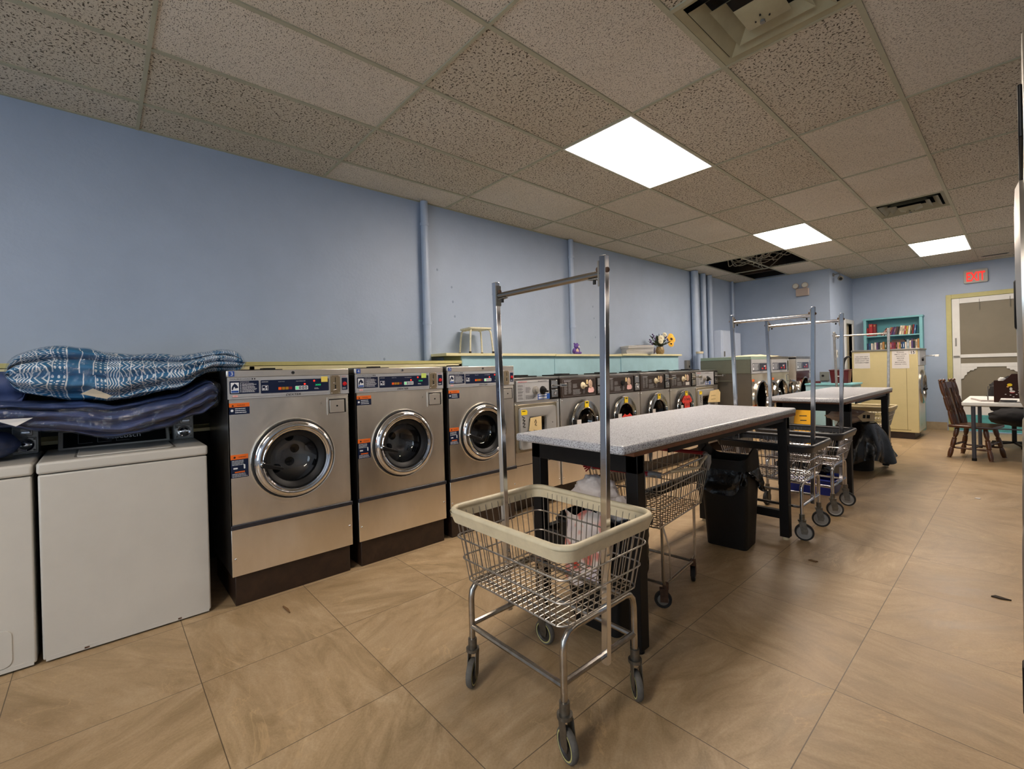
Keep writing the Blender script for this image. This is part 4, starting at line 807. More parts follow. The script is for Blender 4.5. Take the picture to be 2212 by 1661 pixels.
for k in range(6):
    w, d = (.40, .30); b = MB().rprism(-w/2, w/2, -d/2, d/2, .004, .015, WB, Matrix.Translation((0, 0, .0055)), n=1); b.rprism(-w/2+.008, w/2-.008, -d/2+.008, d/2-.008, .004, .006, GREYP, Matrix.Translation((0, 0, 0)), n=1)
    o = tag(b.build('booklet'), ['bottom white booklet of the stack on the high shelf', 'second white booklet from the bottom of the shelf stack', 'third white booklet from the bottom of the shelf stack', 'third white booklet from the top of the shelf stack', 'second white booklet from the top of the shelf stack', 'topmost white booklet of the stack on the high shelf'][k], 'booklet', 'stacked white booklets on the high shelf'); o.location = (.40+rn.uniform(-.008, .008), 5.80+rn.uniform(-.015, .015), ZS+.006+k*.0205); o.rotation_euler = (0, 0, R(58+rn.uniform(-6, 6)))
b = MB().box(-.13, .13, -.09, .09, 0, .008, mat('dark_cover', '4b3b35', .5)); o = tag(b.build('booklet'), 'thin dark-covered booklet lying on the white booklet stack', 'booklet'); o.location = (.40, 5.92, ZS+.1305); o.rotation_euler = (0, 0, R(70))
vp = (.41, 6.44); t = thing('flower_vase', 'patterned round vase holding the flowers on the high shelf', 'vase', (*vp, ZS+.005)); MB().lathe([(0, 0), (.045, 0), (.062, .03), (.066, .06), (.056, .10), (.05, .112), (.054, .12), (.048, .118), (.05, .06), (0, .02)], mat('vase_speckle', '8a744f', .3, var=.75, vscale=70), 24).build('body', t)
GRN = mat('leaf_green', '2c3a1e', .6, var=.3); b = MB(); rn = random.Random(2)
for k in range(150):
    a = rn.uniform(0, 2*PI); e = rn.uniform(.1, 1.25); L = rn.uniform(.10, .24); d = Vector((math.sin(e)*math.cos(a)*.8, math.sin(e)*math.sin(a)*1.2, math.cos(e))); p = Vector((vp[0], vp[1], ZS+.115))+d*L*rn.uniform(.15, .6); q2 = p+d*L*.5; s2 = d.cross(Vector((0, 0, 1))).normalized()*rn.uniform(.008, .016); m2 = (p+q2)/2+Vector((0, 0, .01)); b.add([p, m2+s2, q2, m2-s2], [(0, 1, 2, 3)], GRN)
    if k % 5 == 0: b.tube([Vector((vp[0], vp[1], ZS+.05)), p, q2], .002, GRN, 5)
tag(b.build('foliage', ang=180), 'dark green foliage of the bouquet in the vase', 'foliage', None, 'stuff')
def flower(name, p, r, m, mc, label, np=14, face=(.8, -.5, .3), grp=None):
    M = axis(p, face); t = thing(name, label, 'flower', (0, 0, 0), group=grp); b = MB()
    for ringi, rr2, nn in ((0, r, np), (1, r*.7, np-3)):
        for k in range(nn):
            a = 2*PI*k/nn+.2*ringi; d = Vector((math.cos(a), math.sin(a), 0)); s2 = Vector((-d.y, d.x, 0))*rr2*.24; z = .006*ringi
            b.add([M @ (d*rr2*.2+Vector((0, 0, z))), M @ (d*rr2*.65+s2+Vector((0, 0, .006+z))), M @ (d*rr2+Vector((0, 0, -.004+z))), M @ (d*rr2*.65-s2+Vector((0, 0, .006+z)))], [(0, 1, 2, 3)], m)
    b.build('petals', t, ang=180); MB().ball((0, 0, .006), (r*.28, r*.28, .01), mc, 12, 6, M).build('flower_centre', t)
YF_ = mat('sunflower_yellow', 'e8b416', .6, var=.12); DC = mat('flower_dark', '2a1d12', .8); WF = mat('white_petal', 'd6d0b4', .6, var=.08)
flower('sunflower', (.52, 6.59, ZS+.24), .075, YF_, DC, 'largest yellow sunflower at the upper right of the bouquet', 18); flower('sunflower', (.53, 6.56, ZS+.165), .055, YF_, DC, 'lower right yellow sunflower beside the vase'); flower('sunflower', (.50, 6.62, ZS+.29), .05, YF_, DC, 'topmost yellow sunflower of the bouquet')
flower('white_flower', (.50, 6.33, ZS+.25), .055, WF, CREAMV, 'larger white flower at the left of the bouquet'); flower('white_flower', (.52, 6.28, ZS+.20), .045, WF, CREAMV, 'lower white flower at the left of the bouquet'); flower('white_flower', (.48, 6.47, ZS+.31), .04, WF, CREAMV, 'small white flower at the top of the bouquet')
PF = mat('purple_petal', '47305f', .6)
for k, (y, z, lab) in enumerate(((6.06, .22, 'outermost purple sprig at the left of the bouquet'), (6.14, .30, 'upper left purple sprig of the bouquet'), (6.50, .30, 'purple sprig next to the topmost sunflower'))):
    b = MB(); 
    for j in range(5): b.ball((.47+.01*j, y+.02*math.sin(j*2.3), ZS+z-.025*j*.8), (.011, .013, .013), PF, 8, 6)
    b.tube([(.47, y, ZS+z), (.44, (y+6.44)/2, ZS+.2), (vp[0], vp[1], ZS+.12)], .002, GRN, 5); tag(b.build('purple_sprig', ang=180), lab, 'flower')
b = MB().tube([(.47, 6.19, ZS+.10), (.48, 6.17, ZS+.05), (.48, 6.15, ZS+.02)], [.012, .014, .01], mat('dusty_purple', '5a5568', .7), 8); tag(b.build('drooping_sprig', ang=180), 'grey-purple sprig drooping over the shelf left of the vase', 'flower')

# ------------------------------------------------------------------ folding tables
def make_table(label, x0, x1, y0, y1, l0, l1):
    t = thing('folding_table', label, 'table', (x0, y0, 0), group='speckled laminate folding tables'); W = x1-x0; L = y1-y0; S = .062; ty = .90
    tp = MB().rprism(0, W, 0, L, .02, .040, LAM, Matrix.Translation((0, 0, .915)), n=3); tp.build('tabletop', t, bevel=.012, bseg=3)
    MB().box(.01, W-.004, .09, L-.01, .897, .916, LAMW).build('wood_edge', t, bevel=.002)
    xa, xb = .012, W-.068; ya, yb = l0-y0, l1-y0-S
    MB().box(xa, xb+S, ya, ya+.05, ty-.085, ty-.003, BLACKP).box(xa, xb+S, yb+.01, yb+S, ty-.085, ty-.003, BLACKP).box(xa, xa+.05, ya, yb+S, ty-.07, ty-.003, BLACKP).box(xb+.04, xb+S-.012, ya+.3, yb+S, ty-.03, ty-.003, BLACKP).build('apron', t, bevel=.002)
    for x, y in ((xa, ya), (xb, ya), (xa, yb), (xb, yb)):
        lo = MB().box(x, x+S, y, y+S, .022, ty-.003, BLACKP).build('leg', t, bevel=.003); MB().cyl((x+S/2, y+S/2, 0), (x+S/2, y+S/2, .03), .022, CREAMV if y > 1 else BLACK, 12).build('levelling_foot', lo)
    MB().box(xa+.01, xa+.05, ya+S, yb, .36, .425, BLACKP).build('side_rail', t, bevel=.002); MB().box(xa+S, xb, yb+.008, yb+.05, .15, .21, BLACKP).build('end_rail', t, bevel=.002); MB().box(xa+S, xb, ya+.008, ya+.05, .36, .425, BLACKP).build('end_rail', t, bevel=.002)
    return t
make_table('nearer speckled laminate folding table behind the cream-rimmed cart', 2.315, 3.00, 1.65, 3.905, 1.765, 3.755)
make_table('farther speckled laminate folding table in front of the yellow dryer', 2.40, 3.055, 5.02, 7.38, 5.27, 7.12)

# ------------------------------------------------------------------ wire carts
def rring(hx, hy, z, r, n=5): return [(x, y, z) for x, y in rrect(-hx, hx, -hy, hy, r, n)]
def make_cart(label, loc, rz, rim, wire, frame, wheel, hub, sw, wr=.062, rung=.25, HX=.334, ZT=.69, ZB=.43, PT=1.712, group='laundry carts with hanging poles'):
    t = thing('laundry_cart', label, 'laundry cart', loc, rz, group); HY, hx, hy = .262, .268, .222
    b = MB(); path = rring(HX, HY, ZT, .06, 6)
    for k, (px, py, pz) in enumerate(path): pass
    b.tube(path, .0125, rim, 10, True); n = len(path); pin = rring(HX-.006, HY-.006, ZT, .055, 6); pl_ = rring(HX-.012, HY-.012, ZT-.045, .05, 6); po = rring(HX+.012, HY+.012, ZT-.004, .06, 6); pl2 = rring(HX-.002, HY-.002, ZT-.047, .055, 6)
    b.add(po+pl2, [(k, (k+1) % n, n+(k+1) % n, n+k) for k in range(n)], rim); b.add(pin+pl_, [(k, n+k, n+(k+1) % n, (k+1) % n) for k in range(n)], rim); b.add(pl_+pl2, [(k, n+k, n+(k+1) % n, (k+1) % n) for k in range(n)], rim); tag(b.build('rim', t), 'vinyl-covered rim')
    w = MB(); lp = lambda s: (hx+(HX-hx)*s, hy+(HY-hy)*s, ZB+(ZT-.02-ZB)*s)
    for s in (0, .33, .66): a = lp(s); w.tube(rring(a[0], a[1], a[2], .04, 4), .0034, wire, 6, True)
    for s in (-1, 1):
        for k in range(19): f = -1+2*k/18; w.tube([(f*(HX-.05), s*(HY-.008), ZT-.02), (f*(hx-.03), s*hy, ZB)], .0021, wire, 5)
        for k in range(13): f = -1+2*k/12; w.tube([(s*(HX-.008), f*(HY-.05), ZT-.02), (s*hx, f*(hy-.03), ZB)], .0021, wire, 5)
    for k in range(19): f = -1+2*k/18; w.tube([(f*(hx-.03), -hy, ZB), (f*(hx-.03), hy, ZB)], .0021, wire, 5)
    for k in range(9): f = -1+2*k/8; w.tube([(-hx, f*(hy-.03), ZB-.003), (hx, f*(hy-.03), ZB-.003)], .0024, wire, 5)
    w.build('wire_basket', t)
    f = MB(); lx, ly = .253, .207
    for s in (-1, 1):
        f.tube([(s*lx, -ly, .175), (s*lx, -ly, .355), (s*lx, -ly+.006, .387), (s*lx, -ly+.028, .411), (s*lx, -ly+.06, .417), (s*lx, ly-.06, .417), (s*lx, ly-.028, .411), (s*lx, ly-.006, .387), (s*lx, ly, .355), (s*lx, ly, .175)], .0125, frame, 10)
        f.tube([(s*lx, -ly, rung), (s*lx, ly, rung)], .011, frame, 8); f.tube([(-lx, s*ly, rung-.01), (lx, s*ly, rung-.01)], .011, frame, 8)
        f.tube([(-lx, s*(ly-.06), .418), (lx, s*(ly-.06), .418)], .007, frame, 6)
    f.build('frame', t)
    for s in (-1, 1):
        p = MB().beam((s*.266, .008, .225), (s*.300, .010, PT), .027, .024, mat('pole_chrome', (.72, .72, .74), .12, 1) if rim is CREAMV else frame, (0, 1, 0)); p.build('pole', t, bevel=.002)
    c2 = MB().tube([(-.29, .01, PT-.062), (.29, .01, PT-.062)], .0125, mat('rail_steel', (.40, .38, .35), .25, 1) if rim is CREAMV else frame, 10); CB = c2.build('hanging_rail', t)
    k = MB()
    for s in (-1, 1): k.box(s*.283-.003, s*.283+.003, -.004, .024, PT-.107, PT-.017, GREYM).beam((s*.27, .01, PT-.08), (s*.23, .01, PT-.076), .022, .003, GREYM).cyl((s*.255, .01, PT-.077), (s*.255, .01, PT-.095), .006, BLACK, 8).ball((s*.313, .01, PT-.052), (.008, .01, .01), RUST, 10, 6).ball((s*.272, .01, PT-.045), (.007, .01, .01), RUST, 10, 6)
    k.build('bracket', CB)
    i = 0
    for sx in (-1, 1):
        for sy_ in (-1, 1):
            a = sw[i]; i += 1; M = Matrix.Translation((sx*lx, sy_*ly, 0)) @ Matrix.Rotation(a, 4, 'Z'); b = MB(); b.M = M
            fz = mat('caster_zinc', '6e6a62', .4, .8, var=.25, vscale=40); b.cyl((0, 0, .145), (0, 0, .19), .018, fz, 14).cyl((0, 0, .138), (0, 0, .15), .027, fz, 16)
            for s in (-1, 1): b.prism([(-.022, .142), (.022, .142), (.005, wr+.0-.014), (-.03, wr-.014), (-.036, wr+.01)], .003, fz, plane((0, s*.0165-.0015, 0), (1, 0, 0), (0, 0, 1)))
            cs = b.build('caster', t); b = MB(); b.M = M; A = plane((-.013, 0, wr), (1, 0, 0), (0, 0, 1)); b.lathe([(wr-.013, -.011), (wr-.004, -.012), (wr, -.006), (wr, .006), (wr-.004, .012), (wr-.013, .011)], wheel, 28, A); b.lathe([(0, -.009), (.010, -.014), (.012, -.008), (wr-.02, -.005), (wr-.013, -.0115)], hub, 24, A).lathe([(0, .009), (.010, .014), (.012, .008), (wr-.02, .005), (wr-.013, .0115)], hub, 24, A)
            if rim is CREAMV: b.lathe([(wr-.014, -.0122), (wr-.011, -.0128), (wr-.009, -.0122)], OLIVE, 24, A).lathe([(wr-.014, .0122), (wr-.011, .0128), (wr-.009, .0122)], OLIVE, 24, A)
            b.build('wheel', cs)
    return t
CHROMEC = mat('cart_chrome', (.50, .50, .52), .16, 1); BLR = mat('black_vinyl', '26282c', .35)
make_cart('nearest laundry cart with cream vinyl rim and a tall hanging rail', (2.857, 1.330, 0), 0, CREAMV, WIRE, CHROMEW, GREYR, mat('dark_hub', '2c2926', .5), (R(125), R(180), R(163), R(140)), .055, HX=.324, ZT=.722, ZB=.44, PT=1.692)
GH = mat('grey_hub', '8d8c8a', .45)
make_cart('black-rimmed laundry cart at the far end of the nearer folding table', (2.80, 3.99, 0), 0, BLR, CHROMEC, CHROMEC, BLACKR, GH, (R(80), R(95), R(196), R(192)))
make_cart('black-rimmed laundry cart farther back, between the two folding tables', (2.81, 4.76, 0), 0, BLR, CHROMEC, CHROMEC, BLACKR, GH, (R(85), R(100), R(200), R(186)))
make_cart('cream-rimmed laundry cart behind the farther table, against the yellow dryer', (2.685, 7.66, 0), 0, mat('cream_rim', 'c9bb92', .45, var=.1), WIRE, CHROMEW, GREYR, GH, (R(80), R(65), R(10), R(30)))

def make_shopping_cart():
    t = thing('shopping_cart', 'small wire shopping cart with red-wrapped rim ends under the nearer table', 'shopping cart', (2.675, 2.40, 0), R(6)); W2 = mat('dull_wire', (.45, .40, .33), .3, .9, var=.15, vscale=30)
    HX, HY, hx, hy = .215, .36, .178, .30; ZT, ZB = .745, .46; b = MB()
    b.tube(rring(HX, HY, ZT, .035, 4), .006, W2, 8, True)
    for s in (.0, .36, .7): b.tube(rring(hx+(HX-hx)*s, hy+(HY-hy)*s, ZB+(ZT-ZB)*s, .03, 3), .0032, W2, 6, True)
    for s in (-1, 1):
        for k in range(20): f = -1+2*k/19; b.tube([(s*HX, f*(HY-.02), ZT), (s*hx, f*(hy-.01), ZB)], .0022, W2, 5)
        for k in range(12): f = -1+2*k/11; b.tube([(f*(HX-.02), s*HY, ZT), (f*(hx-.01), s*hy, ZB)], .0022, W2, 5)
    for k in range(17): f = -1+2*k/16; b.tube([(-hx, f*hy, ZB), (hx, f*hy, ZB)], .0024, W2, 5)
    for k in range(12): f = -1+2*k/11; b.tube([(f*hx, -hy, ZB-.003), (f*hx, hy, ZB-.003)], .0024, W2, 5)
    b.build('wire_basket', t)
    r = MB().tube([(-HX+.02, -HY, ZT+.004), (HX-.06, -HY, ZT+.004)], .0125, mat('red_vinyl', '8c1a22', .35), 10).tube([(-HX+.06, HY, ZT+.004), (HX-.03, HY, ZT+.004)], .0125, mat('red_vinyl', '', 0), 10); tag(r.build('handle_wrap', t), 'dark red wrap on both short ends')
    tp = mat('grey_tape', '8b8a88', .4, bump=.4, bscale=60)
    for p0, p1 in (((-HX, -HY+.02, ZT), (-HX+.05, -HY, ZT)), ((HX-.09, -HY, ZT), (HX-.0, -HY+.02, ZT)), ((-HX, HY-.02, ZT), (-HX+.07, HY, ZT)), ((HX-.03, HY, ZT), (HX, HY-.07, ZT))): MB().tube([p0, ((p0[0]+p1[0])/2, (p0[1]+p1[1])/2, ZT+.004), p1], .016, tp, 8).build('grey_tape', t)
    MB().tube([(HX, HY-.04, ZT), (HX+.008, HY-.05, ZT-.04), (HX, HY-.045, ZT-.09)], [.02, .016, .006], tp, 8).build('tape_end', t); MB().tube([(-HX+.04, HY, ZT), (-HX+.045, HY-.01, ZT-.05), (-HX+.04, HY, ZT-.1)], [.016, .012, .005], tp, 8).build('tape_end', t)
    b = MB()
    for k in range(4): b.tube([(-HX+.01*k, -HY-.004, ZT), (-HX-.02+.008*k, -HY-.012, ZT+.01-.012*k)], .004, mat('red_vinyl', '', 0), 5)
    b.build('red_ribbon', t); b = MB().tube([(HX, -HY+.12, ZT), (HX+.02, -.1, ZT-.012), (HX+.03, .08, ZT-.03), (HX+.012, .2, ZT-.01), (HX, HY-.06, ZT)], .009, CREAMV, 8); b.build('child_rail', t)
    f = MB()
    for s in (-1, 1): f.tube([(s*.155, -.22, .46), (s*.155, -.215, .16), (s*.155, -.20, .125), (s*.155, .20, .125), (s*.155, .23, .15), (s*.155, .235, .46)], .0085, W2, 8); f.tube([(s*.155, -.12, .125), (s*.155, -.13, .30), (s*.10, -.12, .46)], .005, W2, 6)
    f.tube([(-.155, -.19, .125), (.155, -.19, .125)], .0085, W2, 8).tube([(-.155, .2, .125), (.155, .2, .125)], .0085, W2, 8); f.build('frame', t)
    for x in (-.155, .155):
        for y, a in ((-.19, R(30)), (.2, R(-75))):
            b = MB(); b.M = Matrix.Translation((x, y, 0)) @ Matrix.Rotation(a, 4, 'Z'); b.cyl((0, 0, .10), (0, 0, .135), .016, RUST, 12)
            for s in (-1, 1): b.box(-.03, .012, s*.014-.0012, s*.014+.0012, .035, .105, RUST)
            cs = b.build('caster', t); b = MB(); b.M = Matrix.Translation((x, y, 0)) @ Matrix.Rotation(a, 4, 'Z'); A = plane((-.014, 0, .046), (1, 0, 0), (0, 0, 1)); b.lathe([(0, -.010), (.03, -.008), (.036, -.011), (.044, -.010), (.046, 0), (.044, .010), (.036, .011), (.03, .008), (0, .010)], BLACKR, 22, A).lathe([(0, -.0125), (.012, -.0125), (.03, -.0085)], GREYM, 16, A).lathe([(0, .0125), (.012, .0125), (.03, .0085)], GREYM, 16, A); b.build('wheel', cs)
make_shopping_cart()

# ------------------------------------------------------------------ bins and bags
def crumple(cx, cy_, cz, rx, ry, rz, m, seed, name, parent, nu=40, nv=24, amp=.3):
    b = MB()
    def P(u, v):
        a = 2*PI*u; e = PI*v-PI/2; d = Vector((math.cos(e)*math.cos(a), math.cos(e)*math.sin(a), math.sin(e))); w = 1+amp*NZ.noise(d*2.3+Vector((seed, 0, 0)))+amp*.5*NZ.noise(d*6+Vector((0, seed, 0)))+amp*.3*abs(NZ.noise(d*13))
        return (cx+d.x*rx*w, cy_+d.y*ry*w, cz+d.z*rz*w)
    b.grid(P, nu, nv, m, True); return b.build(name, parent, ang=70)
t = thing('waste_bin', 'black waste bin with a curved rim and hanging liner, beside the shopping cart', 'waste bin', (2.71, 3.39, 0), R(5))
def tapered(b, hx0, hy0, hx1, hy1, z0, z1, r, m, cap=True):
    n0 = rring(hx0, hy0, z0, r); n1 = rring(hx1, hy1, z1, r); n = len(n0); b.add(n0+n1, [(k, (k+1) % n, n+(k+1) % n, n+k) for k in range(n)]+([tuple(range(n-1, -1, -1))] if cap else []), m); return b
b = MB(); tapered(b, .135, .115, .165, .150, 0, .60, .03, BIN); tapered(b, .128, .108, .158, .143, .01, .60, .03, DKIN); b.build('body', t, bevel=.004)
b = MB(); n = 40; lo, hi, li, hi2 = [], [], [], []
for k in range(n):
    a = 2*PI*k/n; c2, s2 = math.cos(a), math.sin(a); q = lambda v: math.copysign(abs(v)**.32, v); x, y = .172*q(c2), .157*q(s2); arch = .075*(1-min(1, abs(y)/.157)**2)
    lo.append((x, y, .545)); hi.append((x*.97, y*.97, .625+arch)); hi2.append((x*.90, y*.89, .625+arch)); li.append((x*.88, y*.87, .56))
b.add(lo+hi+hi2+li, [(j*n+k, j*n+(k+1) % n, (j+1)*n+(k+1) % n, (j+1)*n+k) for j in range(3) for k in range(n)], BIN); b.build('rim', t)
b = MB()
def skirt(u, v):
    a = 2*PI*u; q = lambda s: math.copysign(abs(s)**.35, s); low = .16+.09*math.sin(a*1.0-1.0)+.05*math.sin(3*a)+.02*math.sin(11*a); fl = .010+.018*v+.012*math.sin(15*a+4*v)*v+.02*NZ.noise((3*math.cos(a), 3*math.sin(a), v*3))*v
    return ((.160+fl)*q(math.cos(a)), (.146+fl)*q(math.sin(a)), .56-low*v)
b.grid(skirt, 120, 14, FILM, True); tag(b.build('bin_liner', t, ang=180), 'black plastic liner hanging over the edge')

t = thing('waste_bin', 'black bin stuffed with rubbish bags, right behind the nearest cream-rimmed cart', 'waste bin', (2.70, 1.90, 0), R(3))
b = MB(); tapered(b, .135, .105, .19, .15, 0, .52, .03, BIN); b.build('body', t, bevel=.004); b = MB().tube(rring(.195, .155, .52, .04), .012, BIN, 8, True); b.build('rim', t)
def skirt2(u, v):
    a = 2*PI*u; q = lambda s: math.copysign(abs(s)**.4, s); low = .22+.07*math.sin(a+2)+.05*math.sin(4*a); fl = .012+.012*math.sin(17*a+5*v)*v+.02*NZ.noise((3*math.cos(a), 3*math.sin(a), v*3))
    return ((.192+fl-.03*v)*q(math.cos(a)), (.152+fl-.03*v)*q(math.sin(a)), .545-low*v)
b = MB(); b.grid(skirt2, 110, 12, FILM, True); b.build('bin_liner', t, ang=180)
tag(crumple(2.62, 1.94, .63, .12, .10, .085, WFILM, 3, 'rubbish_bag', None), 'translucent white rubbish bag bulging from the bin under the near table end', 'bag')
tag(crumple(2.77, 1.92, .58, .10, .10, .06, WFILM, 8, 'rubbish_bag', None), 'flatter white plastic bag lying in the bin behind the cart pole', 'bag')
b = MB(); pm = mat('printed_bag', '', 0)
def sheet(u, v): return (2.60+.22*u+.012*math.sin(7*u+5*v), 1.715-.02*math.sin(PI*u)+.01*math.sin(9*v+3*u)+.02*v*0, .60-.34*v-.02*math.sin(6*u))
b.grid(sheet, 20, 24, pm)
tag(b.build('printed_bag', ang=180), 'pale plastic bag with red and lilac print hanging from the bin behind the near cart', 'bag')

t = thing('waste_bin', 'round black bin with a huge black bag draped over it, under the farther table', 'waste bin', (2.80, 6.78, 0)); MB().lathe([(0, 0), (.15, 0), (.175, .5), (.17, .5), (.14, .02), (0, .02)], BIN, 28).build('body', t)
def skirt3(u, v):
    a = 2*PI*u; r = .185+.12*math.sin(min(v*1.25, 1)*PI/2)+.028*math.sin(9*a+3*v)*v+.05*NZ.noise((2*math.cos(a), 2*math.sin(a), v*2.5))*v+(.03*v*max(0, math.cos(a-.2)))
    return (r*math.cos(a), r*math.sin(a)*1.15, .56-.42*v+.03*math.sin(5*a)*v)
b = MB(); b.grid(skirt3, 110, 24, FILM, True); b.grid(lambda u, v: (.19*v*math.cos(2*PI*u), .21*v*math.sin(2*PI*u), .565-.0*v+.03*NZ.noise((u*9, v*4, 1))), 40, 6, FILM, True); b.build('bin_liner', t, ang=180)
tag(crumple(2.74, 6.70, .635, .21, .20, .075, mat('greige_paper_bag', 'a8998c', .7, var=.1), 5, 'paper_bag', None, amp=.25), 'crumpled beige bag lying on the black draped bin', 'bag')
tag(MB().prism([(.0, .0), (.07, .06), (.16, .04), (.15, -.05), (.05, -.06)], .004, mat('cream_tag', 'c8b895', .6), plane((2.86, 6.50, .655), (1, .3, 0), (0, .35, 1))).box(.05, .075, -.02, .02, .004, .005, BLACK, plane((2.86, 6.50, .655), (1, .3, 0), (0, .35, 1))).box(.085, .115, -.02, .02, .004, .005, BLACK, plane((2.86, 6.50, .655), (1, .3, 0), (0, .35, 1))).build('card_tag'), 'cream pointed card with black marks on the draped bin', 'card')
t = thing('storage_tub', 'blue plastic tub on the floor under the near end of the farther table', 'tub', (2.70, 5.36, 0)); bl = mat('blue_plastic', '122a86', .35); b = MB(); tapered(b, .20, .15, .24, .19, 0, .15, .04, bl); tapered(b, .19, .14, .23, .18, .006, .15, .04, bl); b.build('body', t); MB().tube(rring(.24, .19, .15, .04), .010, bl, 8, True).build('rim', t)
tag(crumple(2.62, 5.38, .23, .22, .17, .10, FILM, 12, 'rubbish_bag', None), 'black rubbish bag resting in the blue tub', 'bag')

# ------------------------------------------------------------------ teal counter and things around it
t = thing('counter', 'low teal counter at the end of the big washers, in front of the partition corner', 'counter', (1.76, 8.60, 0)); MB().box(0, .62, .02, .62, .0, .925, TEAL).build('body', t); MB().box(-.01, .64, 0, .64, .925, .95, TEALD).build('top', t, bevel=.003)
t = thing('storage_bin', 'dark red plastic bin on the teal counter', 'bin', (2.17, 8.95, .951)); rb = mat('dark_red_plastic', '520b12', .4); b = MB(); tapered(b, .115, .10, .13, .12, 0, .21, .02, rb); tapered(b, .105, .09, .122, .112, .006, .21, .02, DKIN); b.build('body', t); MB().tube(rring(.133, .123, .208, .02), .008, rb, 8, True).build('rim', t); MB().beam((-.04, -.116, .11), (.04, -.116, .11), .012, .016, mat('pale_handle', 'c7b9b5', .4)).build('handle', t)
tag(MB().rprism(-.045, .045, -.03, .03, .006, .035, rb).build('small_box'), 'small dark red box lying on the teal counter', 'box').location = (1.89, 8.75, .951)
t = thing('wet_floor_sign', 'yellow folding floor sign standing by the teal counter', 'floor sign', (1.82, 8.22, 0), R(20)); YS = mat('sign_yellow', 'e0a816', .45); up = plane((0, -.13, 0), (1, 0, 0), (0, .11, .62))
MB().prism([(-.14, 0), (-.09, 0), (-.08, .03), (.08, .03), (.09, 0), (.14, 0), (.10, .62), (-.10, .62)], .012, YS, up).build('front_leaf', t, bevel=.003); MB().prism([(-.14, 0), (.14, 0), (.10, .62), (-.10, .62)], .012, YS, plane((0, .13, 0), (1, 0, 0), (0, -.11, .62))).build('back_leaf', t, bevel=.003)
b = MB(); M = up @ Matrix.Translation((0, 0, .0125))
for k in range(5): b.quad(-.05+.01*(k % 2), .05-.006*k, .46-k*.07, .475-k*.07, BLACKI, M)
b.build('printing', t)
hs = MB()
for k in range(3):
    pp = [Vector(p) for p in ((2.135+.005*k, 9.78, 1.36), (2.09+.01*k, 9.74, 1.375), (2.035+.015*k, 9.72, 1.30), (2.01+.02*k, 9.70, 1.15), (2.02+.025*k, 9.69, .98), (2.06+.02*k, 9.68, .80), (2.07+.02*k, 9.68, .3), (2.07+.02*k, 9.70, .015))]; pts = []
    for a in range(len(pp)-1):
        p0, p1, p2, p3 = pp[max(a-1, 0)], pp[a], pp[a+1], pp[min(a+2, len(pp)-1)]
        for q in range(8):
            v = q/8; pts.append(.5*((2*p1)+(p2-p0)*v+(2*p0-5*p1+4*p2-p3)*v*v+(3*p1-p0-3*p2+p3)*v**3))
    hs.tube(pts, .011, BLACK, 8)
tag(hs.build('drain_hose'), 'black looped hoses beside the back of the yellow dryer', 'hose')

# ------------------------------------------------------------------ yellow washer number 15
t = thing('front_load_washer', 'tall cream-yellow machine with number 15 and paper notices on its side', 'washing machine', (2.15, 9.80, 0)); L = .87; W = .72
MB().box(.03, L-.06, .03, W-.03, 0, .115, BROWN).build('base', t, bevel=.004); MB().box(0, L, 0, W, .11, 1.455, CREAM).build('cabinet', t, bevel=.006); MB().box(-.01, L+.03, -.012, W+.01, 1.455, 1.482, GREYM).build('top', t, bevel=.004)
MB().box(.03, L-.1, -.002, .0, .145, .152, mat('seam_brown', '6b5b3a', .6)).box(L-.145, L-.141, -.0015, 0, .15, 1.45, mat('seam_brown', '', 0)).build('side_seam', t)
P0 = PY(-.001)
def notice(lines, x0, x1, z0, z1, sz, lab, top, step):
    n = MB().prism([(x0, z0+.004), (x0+.1, z0), (x1, z0+.003), (x1-.002, z1), (x0+.002, z1-.002)], .0015, PAPER, P0); yy = top
    for s2 in lines: n.text(s2, sz, BLACKI, P0, (x0+x1)/2, yy, 'C', h=.0026, bold=.012, width=min((x1-x0)*.86, len(s2)*sz*.74)); yy -= step
    tag(n.build('paper_notice', t), lab)
notice(['WE ARE NOT', 'RESPONSIBLE', 'FOR LOST OR', 'STOLEN ITEMS'], .03, .255, 1.165, 1.43, .024, 'white paper notice about lost or stolen items', 1.36, .034)
notice(['PLEASE', 'EMPTY YOUR', 'POCKETS', 'BEFORE', 'USING', 'MACHINES,', 'THANK YOU.'], .545, .765, 1.155, 1.45, .021, 'white paper notice about emptying pockets', 1.415, .0325)
n = MB().label(.768, .845, 1.385, 1.45, PAPER, P0); n.text('15', .06, BLACKI, P0, .806, 1.395, 'C', h=.0024, bold=.02); tag(n.build('number_sticker', t), 'white sticker with the number 15')
F0 = PX(L, .0, 0); MB().box(L, L+.022, .01, W-.01, 1.20, 1.45, GREYP).build('control_panel', t, bevel=.004); MB().cyl((L+.02, .25, 1.30), (L+.045, .25, 1.30), .03, BLACK).build('dial', t); b = MB().box(L+.02, L+.19, W-.16, W-.12, 1.345, 1.365, CHROMEW).box(L+.15, L+.20, W-.18, W-.10, 1.338, 1.372, WHITEP); b.build('coin_slide', t, bevel=.003)
A = PX(L, W/2, .85); d = MB().lathe([(.28, 0), (.285, .02), (.26, .04), (.2, .045), (.19, .03), (.188, 0)], mat('polished_steel', '', 0), 40, A).build('door', t); MB().lathe([(.19, .02), (.15, .045), (0, .07)], GLASSD, 32, A).build('door_glass', d); MB().ball((L+.07, .18, .82), (.025, .022, .022), BLACK).build('knob', d); MB().box(L, L+.003, .02, W-.02, .13, 1.19, STEEL).build('front_panel', t)

